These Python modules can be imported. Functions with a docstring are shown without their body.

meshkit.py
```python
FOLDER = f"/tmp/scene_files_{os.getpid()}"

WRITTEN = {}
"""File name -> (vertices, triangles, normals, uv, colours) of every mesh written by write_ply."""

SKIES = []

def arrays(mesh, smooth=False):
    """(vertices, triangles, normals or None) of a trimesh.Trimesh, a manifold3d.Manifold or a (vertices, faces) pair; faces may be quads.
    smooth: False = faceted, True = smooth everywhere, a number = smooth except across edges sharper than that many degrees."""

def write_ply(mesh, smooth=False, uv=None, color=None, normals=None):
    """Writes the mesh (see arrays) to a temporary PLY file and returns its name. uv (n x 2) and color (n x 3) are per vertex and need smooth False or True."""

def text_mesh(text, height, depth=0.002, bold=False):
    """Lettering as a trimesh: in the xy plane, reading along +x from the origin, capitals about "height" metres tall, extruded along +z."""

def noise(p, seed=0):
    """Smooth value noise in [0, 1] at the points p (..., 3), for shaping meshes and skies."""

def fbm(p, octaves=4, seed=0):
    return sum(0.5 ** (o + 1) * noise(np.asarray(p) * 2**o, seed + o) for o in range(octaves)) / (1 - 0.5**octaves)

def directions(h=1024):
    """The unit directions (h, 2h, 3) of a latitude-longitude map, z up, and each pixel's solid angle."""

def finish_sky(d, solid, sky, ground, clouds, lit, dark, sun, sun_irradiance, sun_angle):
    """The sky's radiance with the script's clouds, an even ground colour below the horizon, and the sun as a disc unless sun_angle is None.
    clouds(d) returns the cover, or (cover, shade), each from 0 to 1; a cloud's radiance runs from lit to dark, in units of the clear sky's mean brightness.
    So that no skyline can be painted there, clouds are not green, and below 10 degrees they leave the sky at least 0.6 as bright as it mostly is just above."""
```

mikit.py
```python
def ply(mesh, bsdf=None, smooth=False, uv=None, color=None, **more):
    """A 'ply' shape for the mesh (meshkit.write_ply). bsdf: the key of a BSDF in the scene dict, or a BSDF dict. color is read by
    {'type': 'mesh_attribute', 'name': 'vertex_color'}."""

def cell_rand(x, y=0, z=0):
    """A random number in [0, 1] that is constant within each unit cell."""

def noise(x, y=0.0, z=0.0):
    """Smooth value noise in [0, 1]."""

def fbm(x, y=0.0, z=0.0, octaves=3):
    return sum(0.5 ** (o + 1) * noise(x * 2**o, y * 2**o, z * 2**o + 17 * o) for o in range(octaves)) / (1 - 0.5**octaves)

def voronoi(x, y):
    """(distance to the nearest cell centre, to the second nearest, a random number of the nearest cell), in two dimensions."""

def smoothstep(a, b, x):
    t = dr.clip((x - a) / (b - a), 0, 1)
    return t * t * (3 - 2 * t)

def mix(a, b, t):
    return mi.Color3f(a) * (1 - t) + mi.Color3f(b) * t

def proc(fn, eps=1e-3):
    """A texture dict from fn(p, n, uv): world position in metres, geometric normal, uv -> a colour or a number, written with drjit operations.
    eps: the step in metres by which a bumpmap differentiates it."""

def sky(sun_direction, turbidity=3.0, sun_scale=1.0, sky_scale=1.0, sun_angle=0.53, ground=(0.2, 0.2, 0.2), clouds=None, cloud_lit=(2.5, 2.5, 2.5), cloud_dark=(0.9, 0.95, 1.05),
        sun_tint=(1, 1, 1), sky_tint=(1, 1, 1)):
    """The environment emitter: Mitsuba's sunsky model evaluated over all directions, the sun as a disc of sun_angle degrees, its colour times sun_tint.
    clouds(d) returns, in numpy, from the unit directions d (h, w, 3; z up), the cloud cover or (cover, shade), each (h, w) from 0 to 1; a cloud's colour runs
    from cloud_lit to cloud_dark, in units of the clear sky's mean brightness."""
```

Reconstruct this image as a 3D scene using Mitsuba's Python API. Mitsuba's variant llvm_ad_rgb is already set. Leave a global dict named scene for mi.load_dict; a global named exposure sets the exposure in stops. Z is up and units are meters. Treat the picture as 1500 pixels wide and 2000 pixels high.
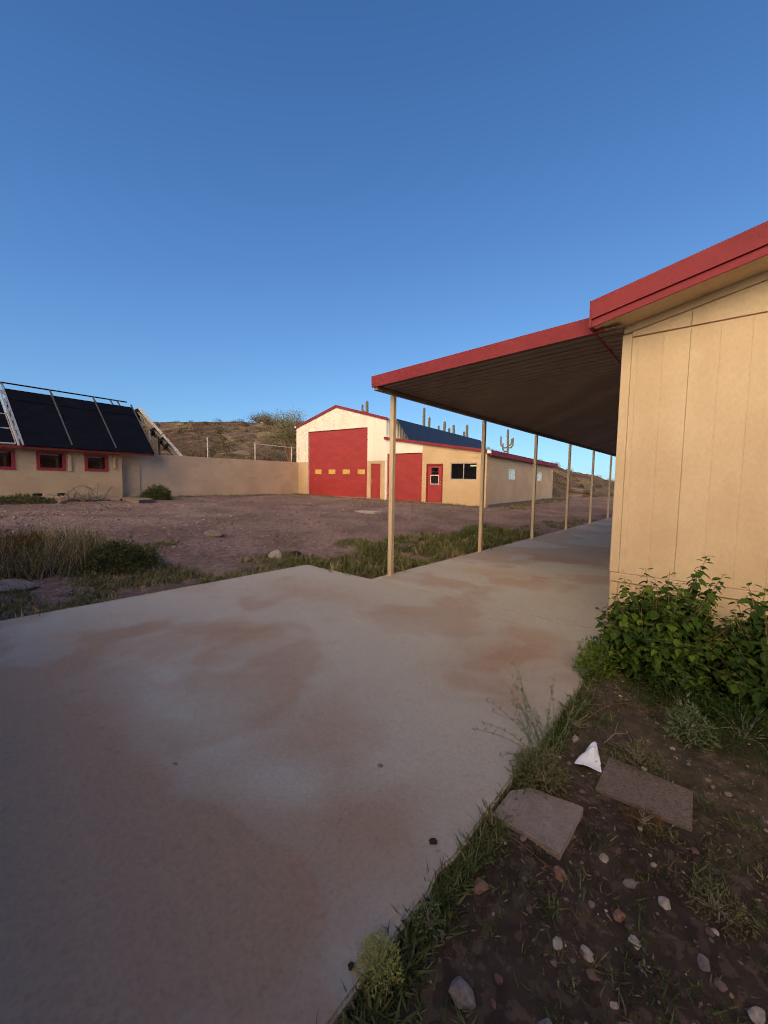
import math, numpy as np, trimesh, mitsuba as mi, drjit as dr
import mikit, meshkit
from mikit import proc, noise, fbm, voronoi, smoothstep, mix, cell_rand
from shapely.geometry import Polygon, box as sbox
from scipy.interpolate import PchipInterpolator
T = mi.ScalarTransform4f
scene, labels = {}, {}

# ------------------------------------------------------------------ camera, sky, exposure
EYE = np.array([0.0, 0.0, 1.475])
FWD, UPV = np.array([-.6472, .7588, -.0741]), np.array([-.0600, .0462, .9971])
scene['camera'] = {'type': 'perspective', 'fov': 87.4, 'fov_axis': 'x', 'near_clip': 0.02, 'far_clip': 3000.0,
                   'to_world': T().look_at(origin=EYE.tolist(), target=(EYE + FWD).tolist(), up=UPV.tolist())}
# after sunset: a broad warm afterglow low in the sky behind the camera, clear deep-blue sky ahead
EL, AZ = math.radians(12.0), math.radians(167.0)
SUN = [math.sin(AZ) * math.cos(EL), math.cos(AZ) * math.cos(EL), math.sin(EL)]
scene['sky'] = mikit.sky(SUN, turbidity=2.0, sun_scale=0.71, sky_scale=.96, sun_angle=84.0, ground=(.16, .11, .09),
                         sky_tint=(.382, .604, .965), sun_tint=(1.0, 1.07, 1.24))
exposure = 3.15

# ------------------------------------------------------------------ materials
def rgb(*c): return {'type': 'rgb', 'value': list(c)}
def mat(key, color, rough=.8, spec=.3, two=True, bump=None, **kw):
    b = {'type': 'principled', 'base_color': color if isinstance(color, dict) else rgb(*color), 'roughness': rough, 'specular': spec, **kw}
    if bump: b = {'type': 'bumpmap', 'arbitrary': bump[0], 'scale': bump[1], 'bsdf': b}
    scene[key] = {'type': 'twosided', 'bsdf': b} if two else b

BROWN = [(-4.2, .85, 1.0, .7), (-1.62, 1.5, .55, .5), (-1.65, .42, .6, .45), (-4.1, 3.3, 1.2, .5), (-1.3, 3.2, .7, .6), (-2.6, .3, .9, .5), (-.88, 1.3, .3, .35),
         (-2.8, .0, 1.3, .5), (-1.2, .6, .55, .35), (-.98, 1.0, .3, .35), (-2.9, 6.2, .9, .5), (-2.4, 8.2, .9, .5), (-3.3, 1.9, .5, .35)]
GREY = [(-3.2, 1.0, .7, .35), (-2.4, 2.8, .9, .7), (-2.4, .95, .6, .3), (-1.05, 2.1, .4, .6), (-1.35, 1.05, .25, .2)]
def concrete(p, n, uv):
    wx = p.x + .7 * (fbm(p.x * 1.3, p.y * 1.3, 3.0, 3) - .5); wy = p.y + .7 * (fbm(p.x * 1.3 + 40, p.y * 1.3, 9.0, 3) - .5)
    t = .12 + .55 * smoothstep(.46, .58, fbm(wx * .8, wy * .8, 1.0, 5))
    for (a, b, rx, ry) in BROWN: t = t + .5 * dr.exp(-(dr.square((wx - a) / rx) + dr.square((wy - b) / ry)) * 1.3)
    for (a, b, rx, ry) in GREY: t = t - .5 * dr.exp(-(dr.square((wx - a) / rx) + dr.square((wy - b) / ry)) * 1.3)
    t = dr.clip(t + .25 * (fbm(p.x * 9, p.y * 9, 0.0, 3) - .5), 0, 1)
    g = .90 + .20 * fbm(p.x * 90, p.y * 90, 0.0, 2)
    speck = smoothstep(.70, .80, fbm(p.x * 55, p.y * 55, 5.0, 2)) * .08
    return mix((.405, .37, .305), (.335, .225, .148), t) * g * (1 - speck)
mat('m_concrete', proc(concrete), .72, .35, bump=(proc(lambda p, n, uv: fbm(p.x * 60, p.y * 60, p.z * 60, 3)), .0012))

def dirt(p, n, uv):
    t = fbm(p.x * .9, p.y * .9, 0.0, 5); s = fbm(p.x * 14, p.y * 14, 2.0, 3)
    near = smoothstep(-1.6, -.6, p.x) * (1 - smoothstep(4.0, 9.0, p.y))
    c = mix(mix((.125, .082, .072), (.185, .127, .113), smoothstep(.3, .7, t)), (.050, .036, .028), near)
    green = smoothstep(.55, .75, fbm(p.x * .35 + 7, p.y * .35, 4.0, 3)) * .25
    c = mix(c, (.13, .12, .07), green)
    d, e, r = voronoi(p.x * 16, p.y * 16)
    peb = smoothstep(.30, .16, d + .25 * (noise(p.x * 50, p.y * 50) - .5)) * smoothstep(.8, .86, r) * (1 - near)
    c = mix(c, mix((.26, .19, .165), (.40, .32, .29), r * 4 - 3), peb * .7)
    litter = smoothstep(.56, .66, fbm(p.x * 34, p.y * 34, 3.0, 3)) * near
    c = mix(c, (.17, .12, .085), litter * .28)
    return c * (.5 + s)
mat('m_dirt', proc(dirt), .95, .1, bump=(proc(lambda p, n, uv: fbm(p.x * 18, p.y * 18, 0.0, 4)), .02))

def hillside(p, n, uv):
    t = fbm(p.x * .16, p.y * .16, 0.0, 4); s = fbm(p.x * 1.7, p.y * 1.7, 2.0, 3)
    c = mix((.098, .060, .046), (.135, .096, .070), smoothstep(.35, .65, t))
    c = mix(c, (.075, .07, .036), smoothstep(.52, .62, s) * .75)
    c = mix(c, (.26, .19, .105), smoothstep(.6, .72, fbm(p.x * .5, p.y * .5, 8.0, 3)) * .5)
    return c * (.55 + .9 * fbm(p.x * 4.2, p.y * 4.2, 7.0, 3))
mat('m_hill', proc(hillside), .95, .1)

def streaky(a, b, k=1.0, grain=.14):
    def f(p, n, uv):
        h = p.x * .8 + p.y * .6
        t = fbm(h * 5.0 * k, p.z * .7, 1.0, 4) * .6 + fbm(p.x * 3, p.y * 3, p.z * 3, 3) * .4
        c = mix(a, b, smoothstep(.3, .7, t))
        return c * (1 - grain / 2 + grain * fbm(p.x * 70, p.y * 70, p.z * 30, 2)) if grain else c
    return f
mat('m_siding', proc(streaky((.57, .435, .285), (.52, .385, .245))), .6, .4, bump=(proc(lambda p, n, uv: fbm(p.x * 160, p.y * 160, p.z * 14, 2)), .0006))
def stucco(a, b):
    def f(p, n, uv):
        t = fbm(p.x * 1.1, p.y * 1.1, p.z * 1.1, 4)
        low = smoothstep(.6, .75, fbm(p.x * 2, p.y * 2, p.z * 5, 3))
        return mix(mix(a, b, smoothstep(.3, .7, t)), (.36, .25, .18), low * .22) * (.94 + .12 * fbm(p.x * 30, p.y * 30, p.z * 30, 2))
    return f
STB = (proc(lambda p, n, uv: fbm(p.x * 45, p.y * 45, p.z * 45, 2)), .003)
mat('m_stucco', proc(stucco((.60, .43, .27), (.54, .375, .225))), .9, .2, bump=STB)
mat('m_blockwall', proc(stucco((.58, .435, .305), (.51, .375, .255))), .9, .2, bump=STB)
mat('m_white_metal', proc(streaky((.80, .76, .68), (.74, .69, .60), .4, 0)), .5, .4)
def redpaint(a, b, grain=.14):
    def f(p, n, uv):
        t = fbm(p.x * 2.5, p.y * 2.5, p.z * 4, 4)
        c = mix(a, b, smoothstep(.3, .7, t))
        return c * (1 - grain / 2 + grain * noise(p.x * 60, p.y * 60, p.z * 60)) if grain else c
    return f
mat('m_red_trim', proc(redpaint((.25, .036, .048), (.21, .030, .040))), .65, .2)
mat('m_red_door', proc(redpaint((.35, .034, .036), (.30, .029, .031), 0)), .55, .4)
mat('m_dark_red', (.22, .03, .025), .6, .3)
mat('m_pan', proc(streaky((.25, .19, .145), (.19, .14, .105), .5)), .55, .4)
mat('m_post', proc(streaky((.60, .47, .32), (.52, .39, .25))), .5, .4)
mat('m_roofing', (.32, .27, .22), .8, .2)
def solar(p, n, uv):
    return mix((.005, .006, .011), (.009, .010, .018), noise(p.x * 4, p.y * 4, p.z * 4))
mat('m_cell', proc(solar), .8, .05)
mat('m_cell_roof', (.020, .034, .070), .6, .25)
mat('m_alu', (.50, .50, .50), .45, .5, metallic=.35)
mat('m_alu_dull', (.085, .085, .09), .6, .3)
mat('m_steel_white', (.62, .58, .53), .6, .3)
mat('m_dark', (.02, .018, .018), .8, .2)
mat('m_room', (.06, .055, .05), .9, .1)
mat('m_frame_grey', (.35, .33, .30), .5, .4)
mat('m_white', (.78, .77, .74), .5, .4)
mat('m_brass', (.75, .62, .38), .3, .5, metallic=.7)
mat('m_lite', proc(lambda p, n, uv: mix((.62, .42, .10), (.50, .34, .09), noise(p.x * 9, p.y * 9, p.z * 9))), .4, .4)
scene['m_glass'] = {'type': 'thindielectric', 'int_ior': 1.5}
mat('m_lampbody', (.7, .7, .65), .5)
mat('m_paper', (.82, .84, .90), .7, .2)
mat('m_bark', proc(lambda p, n, uv: mix((.20, .11, .07), (.30, .19, .13), fbm(p.x * 20, p.y * 20, p.z * 20, 2))), .9, .1)
mat('m_twig_grey', (.26, .22, .18), .9, .1)
mat('m_red_twig', (.155, .080, .062), .9, .1)
def rocky(a, b):
    return lambda p, n, uv: mix(a, b, fbm(p.x * 22, p.y * 22, p.z * 22, 4)) * (.7 + .6 * noise(p.x * 130, p.y * 130, p.z * 130))
mat('m_rock_pale', proc(rocky((.24, .195, .165), (.40, .345, .30))), .9, .2)
mat('m_rock_red', proc(rocky((.16, .085, .062), (.28, .16, .12))), .9, .2)
mat('m_rock_grey', proc(rocky((.12, .10, .092), (.23, .20, .185))), .9, .2)
mat('m_rock_dark', (.03, .026, .026), .9, .2)
mat('m_paver', proc(rocky((.125, .094, .078), (.19, .145, .12))), .9, .2, bump=(proc(lambda p, n, uv: fbm(p.x * 80, p.y * 80, 0.0, 2)), .0015))
mat('m_vcol', {'type': 'mesh_attribute', 'name': 'vertex_color'}, .85, .15)
def leafmat(key, c, tr=.5):
    scene[key] = {'type': 'principledthin', 'base_color': rgb(*c), 'roughness': .55, 'diff_trans': tr, 'spec_trans': 0.0, 'eta': 1.4}
leafmat('m_leaf', (.068, .122, .025)); leafmat('m_leaf_light', (.12, .18, .03)); leafmat('m_leaf_dark', (.045, .082, .022)); leafmat('m_leaf_tip', (.075, .062, .03))
leafmat('m_sage', (.155, .195, .10)); leafmat('m_sage_pale', (.40, .40, .13)); leafmat('m_olive', (.17, .165, .075)); leafmat('m_scrub', (.085, .095, .042))
leafmat('m_palo', (.26, .245, .135)); leafmat('m_rusty', (.17, .095, .035))
scene['m_blades'] = {'type': 'twosided', 'bsdf': {'type': 'diffuse', 'reflectance': {'type': 'mesh_attribute', 'name': 'vertex_color'}}}
mat('m_saguaro', (.19, .165, .125), .9, .1)

# ------------------------------------------------------------------ helpers
GROT = math.radians(6.107)       # the workshop yard stands turned 6 degrees against the house
GM = np.eye(4); GM[:2, :2] = [[math.cos(GROT), -math.sin(GROT)], [math.sin(GROT), math.cos(GROT)]]
def G(x, y, z=0.0): return (GM @ np.array([x, y, z, 1.0]))[:3]
def toG(x, y): return x * math.cos(GROT) + y * math.sin(GROT), -x * math.sin(GROT) + y * math.cos(GROT)
def taken(k): return k in scene or k in labels or any(s.startswith(k + '__') for s in scene)
NUM = {}
def numbered(base):
    n = NUM.get(base, 0); NUM[base] = n + 1
    return base if n == 0 else f'{base}_{n:03d}'
def lab(key, label=None, cat=None, group=None, kind=None):
    d = {k: v for k, v in (('label', label), ('category', cat), ('group', group), ('kind', kind)) if v}
    labels[key] = d
    return key
def thing(base, label, cat, group=None): return lab(numbered(base), label, cat, group)
def put(base, mesh, m, parent=None, smooth=False, g=False, tw=None, color=None):
    key = numbered((parent + '__' if parent else '') + base)
    if g:
        mesh = mesh.copy(); mesh.apply_transform(GM)
    d = mikit.ply(mesh, m, smooth=smooth, color=color)
    if tw is not None: d['to_world'] = tw
    scene[key] = d
    return key
def B(x0, x1, y0, y1, z0, z1, bev=0.0):
    x0, x1 = min(x0, x1), max(x0, x1); y0, y1 = min(y0, y1), max(y0, y1); z0, z1 = min(z0, z1), max(z0, z1)
    if bev <= 0:
        m = trimesh.creation.box((x1 - x0, y1 - y0, z1 - z0)); m.apply_translation(((x0 + x1) / 2, (y0 + y1) / 2, (z0 + z1) / 2)); return m
    pts = []
    for a, sa in ((x0, 1), (x1, -1)):
        for b, sb in ((y0, 1), (y1, -1)):
            for c, sc in ((z0, 1), (z1, -1)):
                pts += [(a + sa * bev, b + sb * bev, c), (a + sa * bev, b, c + sc * bev), (a, b + sb * bev, c + sc * bev)]
    return trimesh.convex.convex_hull(np.array(pts))
def hull(pts): return trimesh.convex.convex_hull(np.array(pts, float))
def cat(ms): return trimesh.util.concatenate(ms)
def exy(poly, z0, z1):
    m = trimesh.creation.extrude_polygon(poly, z1 - z0, engine='earcut'); m.apply_translation((0, 0, z0)); return m
def exz(poly, y0, y1):           # polygon drawn in (x, z), thick along y
    m = exy(poly, 0, y1 - y0); v = m.vertices
    return trimesh.Trimesh(np.stack([v[:, 0], y0 + v[:, 2], v[:, 1]], 1), m.faces[:, ::-1], process=False)
def eyz(poly, x0, x1):           # polygon drawn in (y, z), thick along x
    m = exy(poly, 0, x1 - x0); v = m.vertices
    return trimesh.Trimesh(np.stack([x0 + v[:, 2], v[:, 0], v[:, 1]], 1), m.faces, process=False)
def bar(a, b, w, h=None, up=(0, 0, 1)):
    a, b, up = np.array(a, float), np.array(b, float), np.array(up, float); h = h or w
    d = b - a; L = np.linalg.norm(d); d /= L
    if abs(d @ up) > .98: up = np.array([1.0, 0, 0])
    s = np.cross(d, up); s /= np.linalg.norm(s); u = np.cross(s, d)
    m = trimesh.creation.box((w, L, h)); M = np.eye(4); M[:3, 0], M[:3, 1], M[:3, 2], M[:3, 3] = s, d, u, (a + b) / 2
    m.apply_transform(M); return m
def tube(pts, rad, n=6):
    pts = np.array(pts, float); rad = np.broadcast_to(rad, len(pts)); d = np.gradient(pts, axis=0); d /= np.linalg.norm(d, axis=1, keepdims=True) + 1e-12
    ref = np.array([.31, .17, .93]) if abs(d[0, 2]) < .9 else np.array([1.0, .1, 0])
    s = np.cross(d, ref); s /= np.linalg.norm(s, axis=1, keepdims=True); u = np.cross(s, d); a = np.arange(n) * 2 * np.pi / n
    v = (pts[:, None] + rad[:, None, None] * (np.cos(a)[None, :, None] * s[:, None] + np.sin(a)[None, :, None] * u[:, None])).reshape(-1, 3)
    f = []
    for i in range(len(pts) - 1):
        for k in range(n):
            p, q = i * n + k, i * n + (k + 1) % n
            f += [(p, q, q + n), (p, q + n, p + n)]
    e = (len(pts) - 1) * n
    for k in range(1, n - 1): f += [(0, k + 1, k), (e, e + k, e + k + 1)]
    return trimesh.Trimesh(v, np.array(f), process=False)
def scatter(lv, lf, pos, d, up, s):
    """One mesh of copies of a small leaf (x across, y along, z out of its face)."""
    pos, d, up = (np.asarray(q, float) for q in (pos, d, up)); s = np.broadcast_to(s, len(pos))
    d = d / (np.linalg.norm(d, axis=1, keepdims=True) + 1e-12); x = np.cross(d, up); x /= np.linalg.norm(x, axis=1, keepdims=True) + 1e-12; z = np.cross(x, d)
    v = pos[:, None] + s[:, None, None] * (lv[None, :, :1] * x[:, None] + lv[None, :, 1:2] * d[:, None] + lv[None, :, 2:] * z[:, None])
    f = lf[None] + (np.arange(len(pos)) * len(lv))[:, None, None]
    return trimesh.Trimesh(v.reshape(-1, 3), f.reshape(-1, 3), process=False)
def frame(pos, d, up, s):
    d = np.array(d, float) / np.linalg.norm(d); x = np.cross(d, up); x /= np.linalg.norm(x); z = np.cross(x, d)
    M = np.eye(4); M[:3, 0], M[:3, 1], M[:3, 2], M[:3, 3] = x * s, d * s, z * s, pos
    return T(M.tolist())
HEART = (np.array([[0, 0, 0], [0, .5, -.03], [0, 1, -.14], [.30, .12, .05], [.40, .42, .06], [.22, .78, 0], [-.30, .12, .05], [-.40, .42, .06], [-.22, .78, 0.0]]),
         np.array([[0, 3, 1], [3, 4, 1], [4, 5, 1], [5, 2, 1], [0, 1, 6], [6, 1, 7], [7, 1, 8], [8, 1, 2]]))
LANCE = (np.array([[0, 0, 0], [.13, .35, .03], [-.13, .35, .03], [0, 1, -.08], [0, .4, -.01]]), np.array([[0, 1, 4], [1, 3, 4], [0, 4, 2], [2, 4, 3]]))
BLADE = (np.array([[-.022, 0, 0], [.022, 0, 0], [.014, .5, .05], [-.014, .5, .05], [0, 1, .22]]), np.array([[0, 1, 2], [0, 2, 3], [3, 2, 4]]))
def rnd(rng, n): return rng.normal(size=(n, 3))
def sph(rng, n):
    v = rng.normal(size=(n, 3)); return v / np.linalg.norm(v, axis=1, keepdims=True)
def rock(rng, r, flat=.6, sub=2):
    m = trimesh.creation.icosphere(subdivisions=sub, radius=1.0)
    v = m.vertices; k = rng.uniform(0, 50, 3)
    v = v * (1 + .45 * (meshkit.fbm(v * 1.3 + k, 3) - .5)[:, None] * 2)
    for _ in range(5):           # flat broken faces
        n = sph(rng, 1)[0]; c = rng.uniform(.62, .85); dd = v @ n; v = v - np.maximum(dd - c, 0)[:, None] * n
    return trimesh.Trimesh(v * np.array([1, rng.uniform(.65, .95), flat]) * r, m.faces, process=False)
def rotz(m, a): m.apply_transform(trimesh.transformations.rotation_matrix(a, [0, 0, 1])); return m

# ------------------------------------------------------------------ terrain
def sstep(a, b, x): t = np.clip((x - a) / (b - a), 0, 1); return t * t * (3 - 2 * t)
def zfield(x, y):
    xg, yg = toG(x, y)
    far = .30 + .0185 * np.clip(-7.3 - xg, 0, 21)
    dx1 = np.maximum(np.maximum(-5.58 - x, x + .72), 0); dy1 = np.maximum(y - 4.45, 0); d1 = np.hypot(dx1, dy1)
    dx2 = np.maximum(np.maximum(-4.07 - x, x - 7), 0); dy2 = np.maximum(np.maximum(4.4 - y, y - 22), 0); d2 = np.hypot(dx2, dy2)
    w = sstep(.6, 6.5, np.minimum(d1, d2))
    w = np.where((x > -.72) & (y < 4.6), 0, w)
    bed = np.where((x > -.9) & (x < 7) & (y < 4.7), .028, 0)
    return -.055 + bed + w * (far + .055)
def ground_z(x, y):
    x, y = np.asarray(x, float), np.asarray(y, float); p = np.stack([x, y, 0 * x], -1)
    on = ((x > -5.5) & (x < -.78) & (y < 4.4)) | ((x > -4.0) & (y > 4.4) & (y < 22))
    k = np.hypot(x, y)
    lump = (meshkit.fbm(p * 1.1, 3, 3) - .5) * .07 + (meshkit.fbm(p * 6, 3, 8) - .5) * .035 + np.where(k < 7, (meshkit.fbm(p * 28, 2, 5) - .5) * .016, 0)
    berm = .035 * np.exp(-((x + .60) / .14) ** 2) * (y < 4.3) * (meshkit.noise(p * 2.2, 4) > .25) * meshkit.noise(p * 3.1, 6)
    return zfield(x, y) + np.where(on, -.05, lump * .8 + berm)
def gz(x, y): return float(ground_z(np.array([x]), np.array([y]))[0])
def polar(rs, th, zf):
    R, A = np.meshgrid(rs, th, indexing='ij'); x, y = R * np.sin(A), R * np.cos(A); v = np.stack([x, y, zf(x, y)], -1).reshape(-1, 3)
    n, m = len(rs), len(th); i, j = np.meshgrid(np.arange(n - 1), np.arange(m - 1), indexing='ij'); a = (i * m + j).ravel()
    return trimesh.Trimesh(v, np.vstack([np.stack([a, a + m, a + m + 1], 1), np.stack([a, a + m + 1, a + 1], 1)]), process=False)
rs = np.concatenate([np.geomspace(.12, 60, 270), np.geomspace(66, 1500, 24)])
th = np.concatenate([np.linspace(-1.9, .9, 560), np.linspace(.92, 2 * np.pi - 1.9, 110)])
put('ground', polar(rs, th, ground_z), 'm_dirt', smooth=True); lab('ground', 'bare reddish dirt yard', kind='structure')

azs = np.radians([-230, -200, -170, -150, -125, -100, -80, -69, -65.6, -60, -56.8, -51, -47, -43, -35, -30, -26, -23.7, -20.5, -17.7, -16, -14.2, -13, -11.9, -8, 0])
sky_h = PchipInterpolator(azs, [5.5, 7.5, 8.5, 8.0, 8.0, 8.5, 9.4, 9.9, 10.3, 10.7, 10.8, 11.2, 11, 11, 10, 8.7, 7.0, 5.7, 5.1, 4.5, 3.6, 3.1, 2.8, 2.2, 1.3, .4])
base_r = PchipInterpolator(azs, [34, 34, 36, 38, 36, 32, 31, 30, 29.5, 29, 29, 33, 39, 43, 44, 44, 43, 42, 42, 41, 41, 42, 43, 44, 50, 60])
def hill_z(x, y):
    R = np.hypot(x, y); A = np.arctan2(x, y); A = np.clip(np.where(A > azs[-1], A - 2 * np.pi, A), azs[0], azs[-1]); r0, H = base_r(A), sky_h(A)
    t = np.clip((R - r0) / (74 - r0), 0, 1); up = H * (.35 * t + .65 * (t * t * (3 - 2 * t)))
    z = np.where(R < 74, up, H * (1 - sstep(78, 170, R)))
    p = np.stack([x, y, 0 * x], -1); a = np.clip(z / 2.0, 0, 1)
    return zfield(x, y) - .25 + z + a * ((meshkit.fbm(p * .16, 3, 2) - .5) * 1.1 + (meshkit.fbm(p * .9, 3, 4) - .5) * .35)
hr = np.concatenate([np.linspace(26, 80, 150), np.linspace(82, 175, 24)])
put('hill', polar(hr, np.concatenate([np.linspace(azs[0], -1.75, 120), np.linspace(-1.74, azs[-1], 400)]), hill_z), 'm_hill', smooth=True); lab('hill', 'brown scrubby desert hillside behind the walls', kind='structure')
def hz(x, y): return float(hill_z(np.array([x]), np.array([y]))[0])

# ------------------------------------------------------------------ slabs
def slab_outline(x0, x1, y0_, y1_, seed):
    rg = np.random.default_rng(seed); o = []
    for (a, b) in (((x0, y0_), (x1, y0_)), ((x1, y0_), (x1, y1_)), ((x1, y1_), (x0, y1_)), ((x0, y1_), (x0, y0_))):
        n = int(np.hypot(b[0] - a[0], b[1] - a[1]) / .045); t = np.arange(n) / n; nr = np.array([b[1] - a[1], a[0] - b[0]]); nr = nr / np.linalg.norm(nr)
        q = np.stack([a[0] + (b[0] - a[0]) * t, a[1] + (b[1] - a[1]) * t, 0 * t + seed], 1); w = (meshkit.fbm(q * 2.5, 3, seed) - .5) * .022 - .022 * (meshkit.noise(q * 9, seed + 1) > .80) * rg.random(n)
        o += [tuple(p) for p in q[:, :2] + nr * w[:, None]]
    return Polygon(o)
so = slab_outline(-5.58, -.735, -2.19, 4.47, 3)
put('driveway', cat([exy(so, -.16, -.009), exy(so.buffer(-.009), -.0095, 0)]), 'm_concrete'); lab('driveway', 'stained concrete driveway slab', kind='structure')
so = slab_outline(-4.075, -.74, 4.515, 22.3, 5)
put('walkway', cat([exy(so, -.16, -.013), exy(so.buffer(-.009), -.0135, -.004)]), 'm_concrete'); lab('walkway', 'concrete walkway under the carport roof', kind='structure')

# ------------------------------------------------------------------ the mobile home
H = thing('mobile_home', 'tan panel-sided mobile home with red roof edge beside the driveway', 'house')
WY, XL, XR, RX, SL = 4.64, -.87, 6.3, 2.72, .215      # gable wall plane, left and right walls, ridge, roof slope
def under(x): return 3.035 + SL * (RX - XL - abs(x - RX))
gable = Polygon([(XL + .02, 0), (XR - .02, 0), (XR - .02, under(XR)), (RX, under(RX)), (XL + .02, under(XL))])
put('wall', cat([exz(gable, WY + .03, WY + .13), B(XL + .02, XL + .1, WY + .13, 22, 0, under(XL)), B(XR - .1, XR - .02, WY + .13, 22, 0, under(XR)), exz(gable, 22, 22.1)]), 'm_siding', H)
def grooved(x0, x1, y, grooves):   # plan outline of one siding sheet: narrow shallow grooves cut in its face
    o = [(x0, y + .028), (x0, y)]
    for g in grooves:
        if x0 + .03 < g < x1 - .03: o += [(g - .004, y), (g - .002, y + .0028), (g + .002, y + .0028), (g + .004, y)]
    return Polygon(o + [(x1, y), (x1, y + .028)])
gr = [-.335 + .2075 * k for k in range(-3, 34)]
edges = [XL + .072, -.339] + [-.339 + 1.22 * k for k in range(1, 6)] + [XR - .072]
for a, b in zip(edges[:-1], edges[1:]):
    put('siding_panel', exy(grooved(a + .0015, b - .0015, WY, [g for g in gr]), .594, 2.917), 'm_siding', H)
    strip = gable.intersection(sbox(a + .0025, 2.932, b - .0025, 9)).buffer(-.001)
    top = Polygon([(a + .0025, 2.932), (b - .0025, 2.932)] + [(x, under(x) - .075) for x in ([b - .0025, RX, a + .0025] if a < RX < b else [b - .0025, a + .0025])])
    put('siding_panel', exz(top, WY + .002, WY + .03), 'm_siding', H)
    put('skirting_panel', B(a + .002, b - .002, WY + .014, WY + .032, .004, .494), 'm_siding', H)
put('corner_trim', B(XL - .012, XL + .07, WY - .004, WY + .03, .594, 2.96, .003), 'm_siding', H)
put('base_trim', B(XL - .006, XR, WY - .008, WY + .03, .500, .588, .004), 'm_siding', H)
put('corner_trim', B(XL - .002, XL + .07, WY + .006, WY + .032, .004, .494, .003), 'm_siding', H)
for s in (-1, 1):
    x0, x1 = (XL, RX) if s < 0 else (RX, XR)
    put('frieze_board', exz(Polygon([(x0, under(x0) - .07), (x1, under(x1) - .07), (x1, under(x1) - .002), (x0, under(x0) - .002)]), WY - .012, WY + .03), 'm_siding', H)
OV = .35; FY = WY - OV                                  # rake overhang
def rake(z0, z1, y0, y1, xa, xb):                       # a strip following the roof slope
    return exz(Polygon([(xa, under(xa) + z0), (xb, under(xb) + z0), (xb, under(xb) + z1), (xa, under(xa) + z1)]), y0, y1)
EX = XL - .215
rf = put('roof', cat([rake(.05, .14, FY + .05, 22.4, EX + .02, RX), rake(.05, .14, FY + .05, 22.4, RX, XR + .215)]), 'm_roofing', H)
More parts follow.
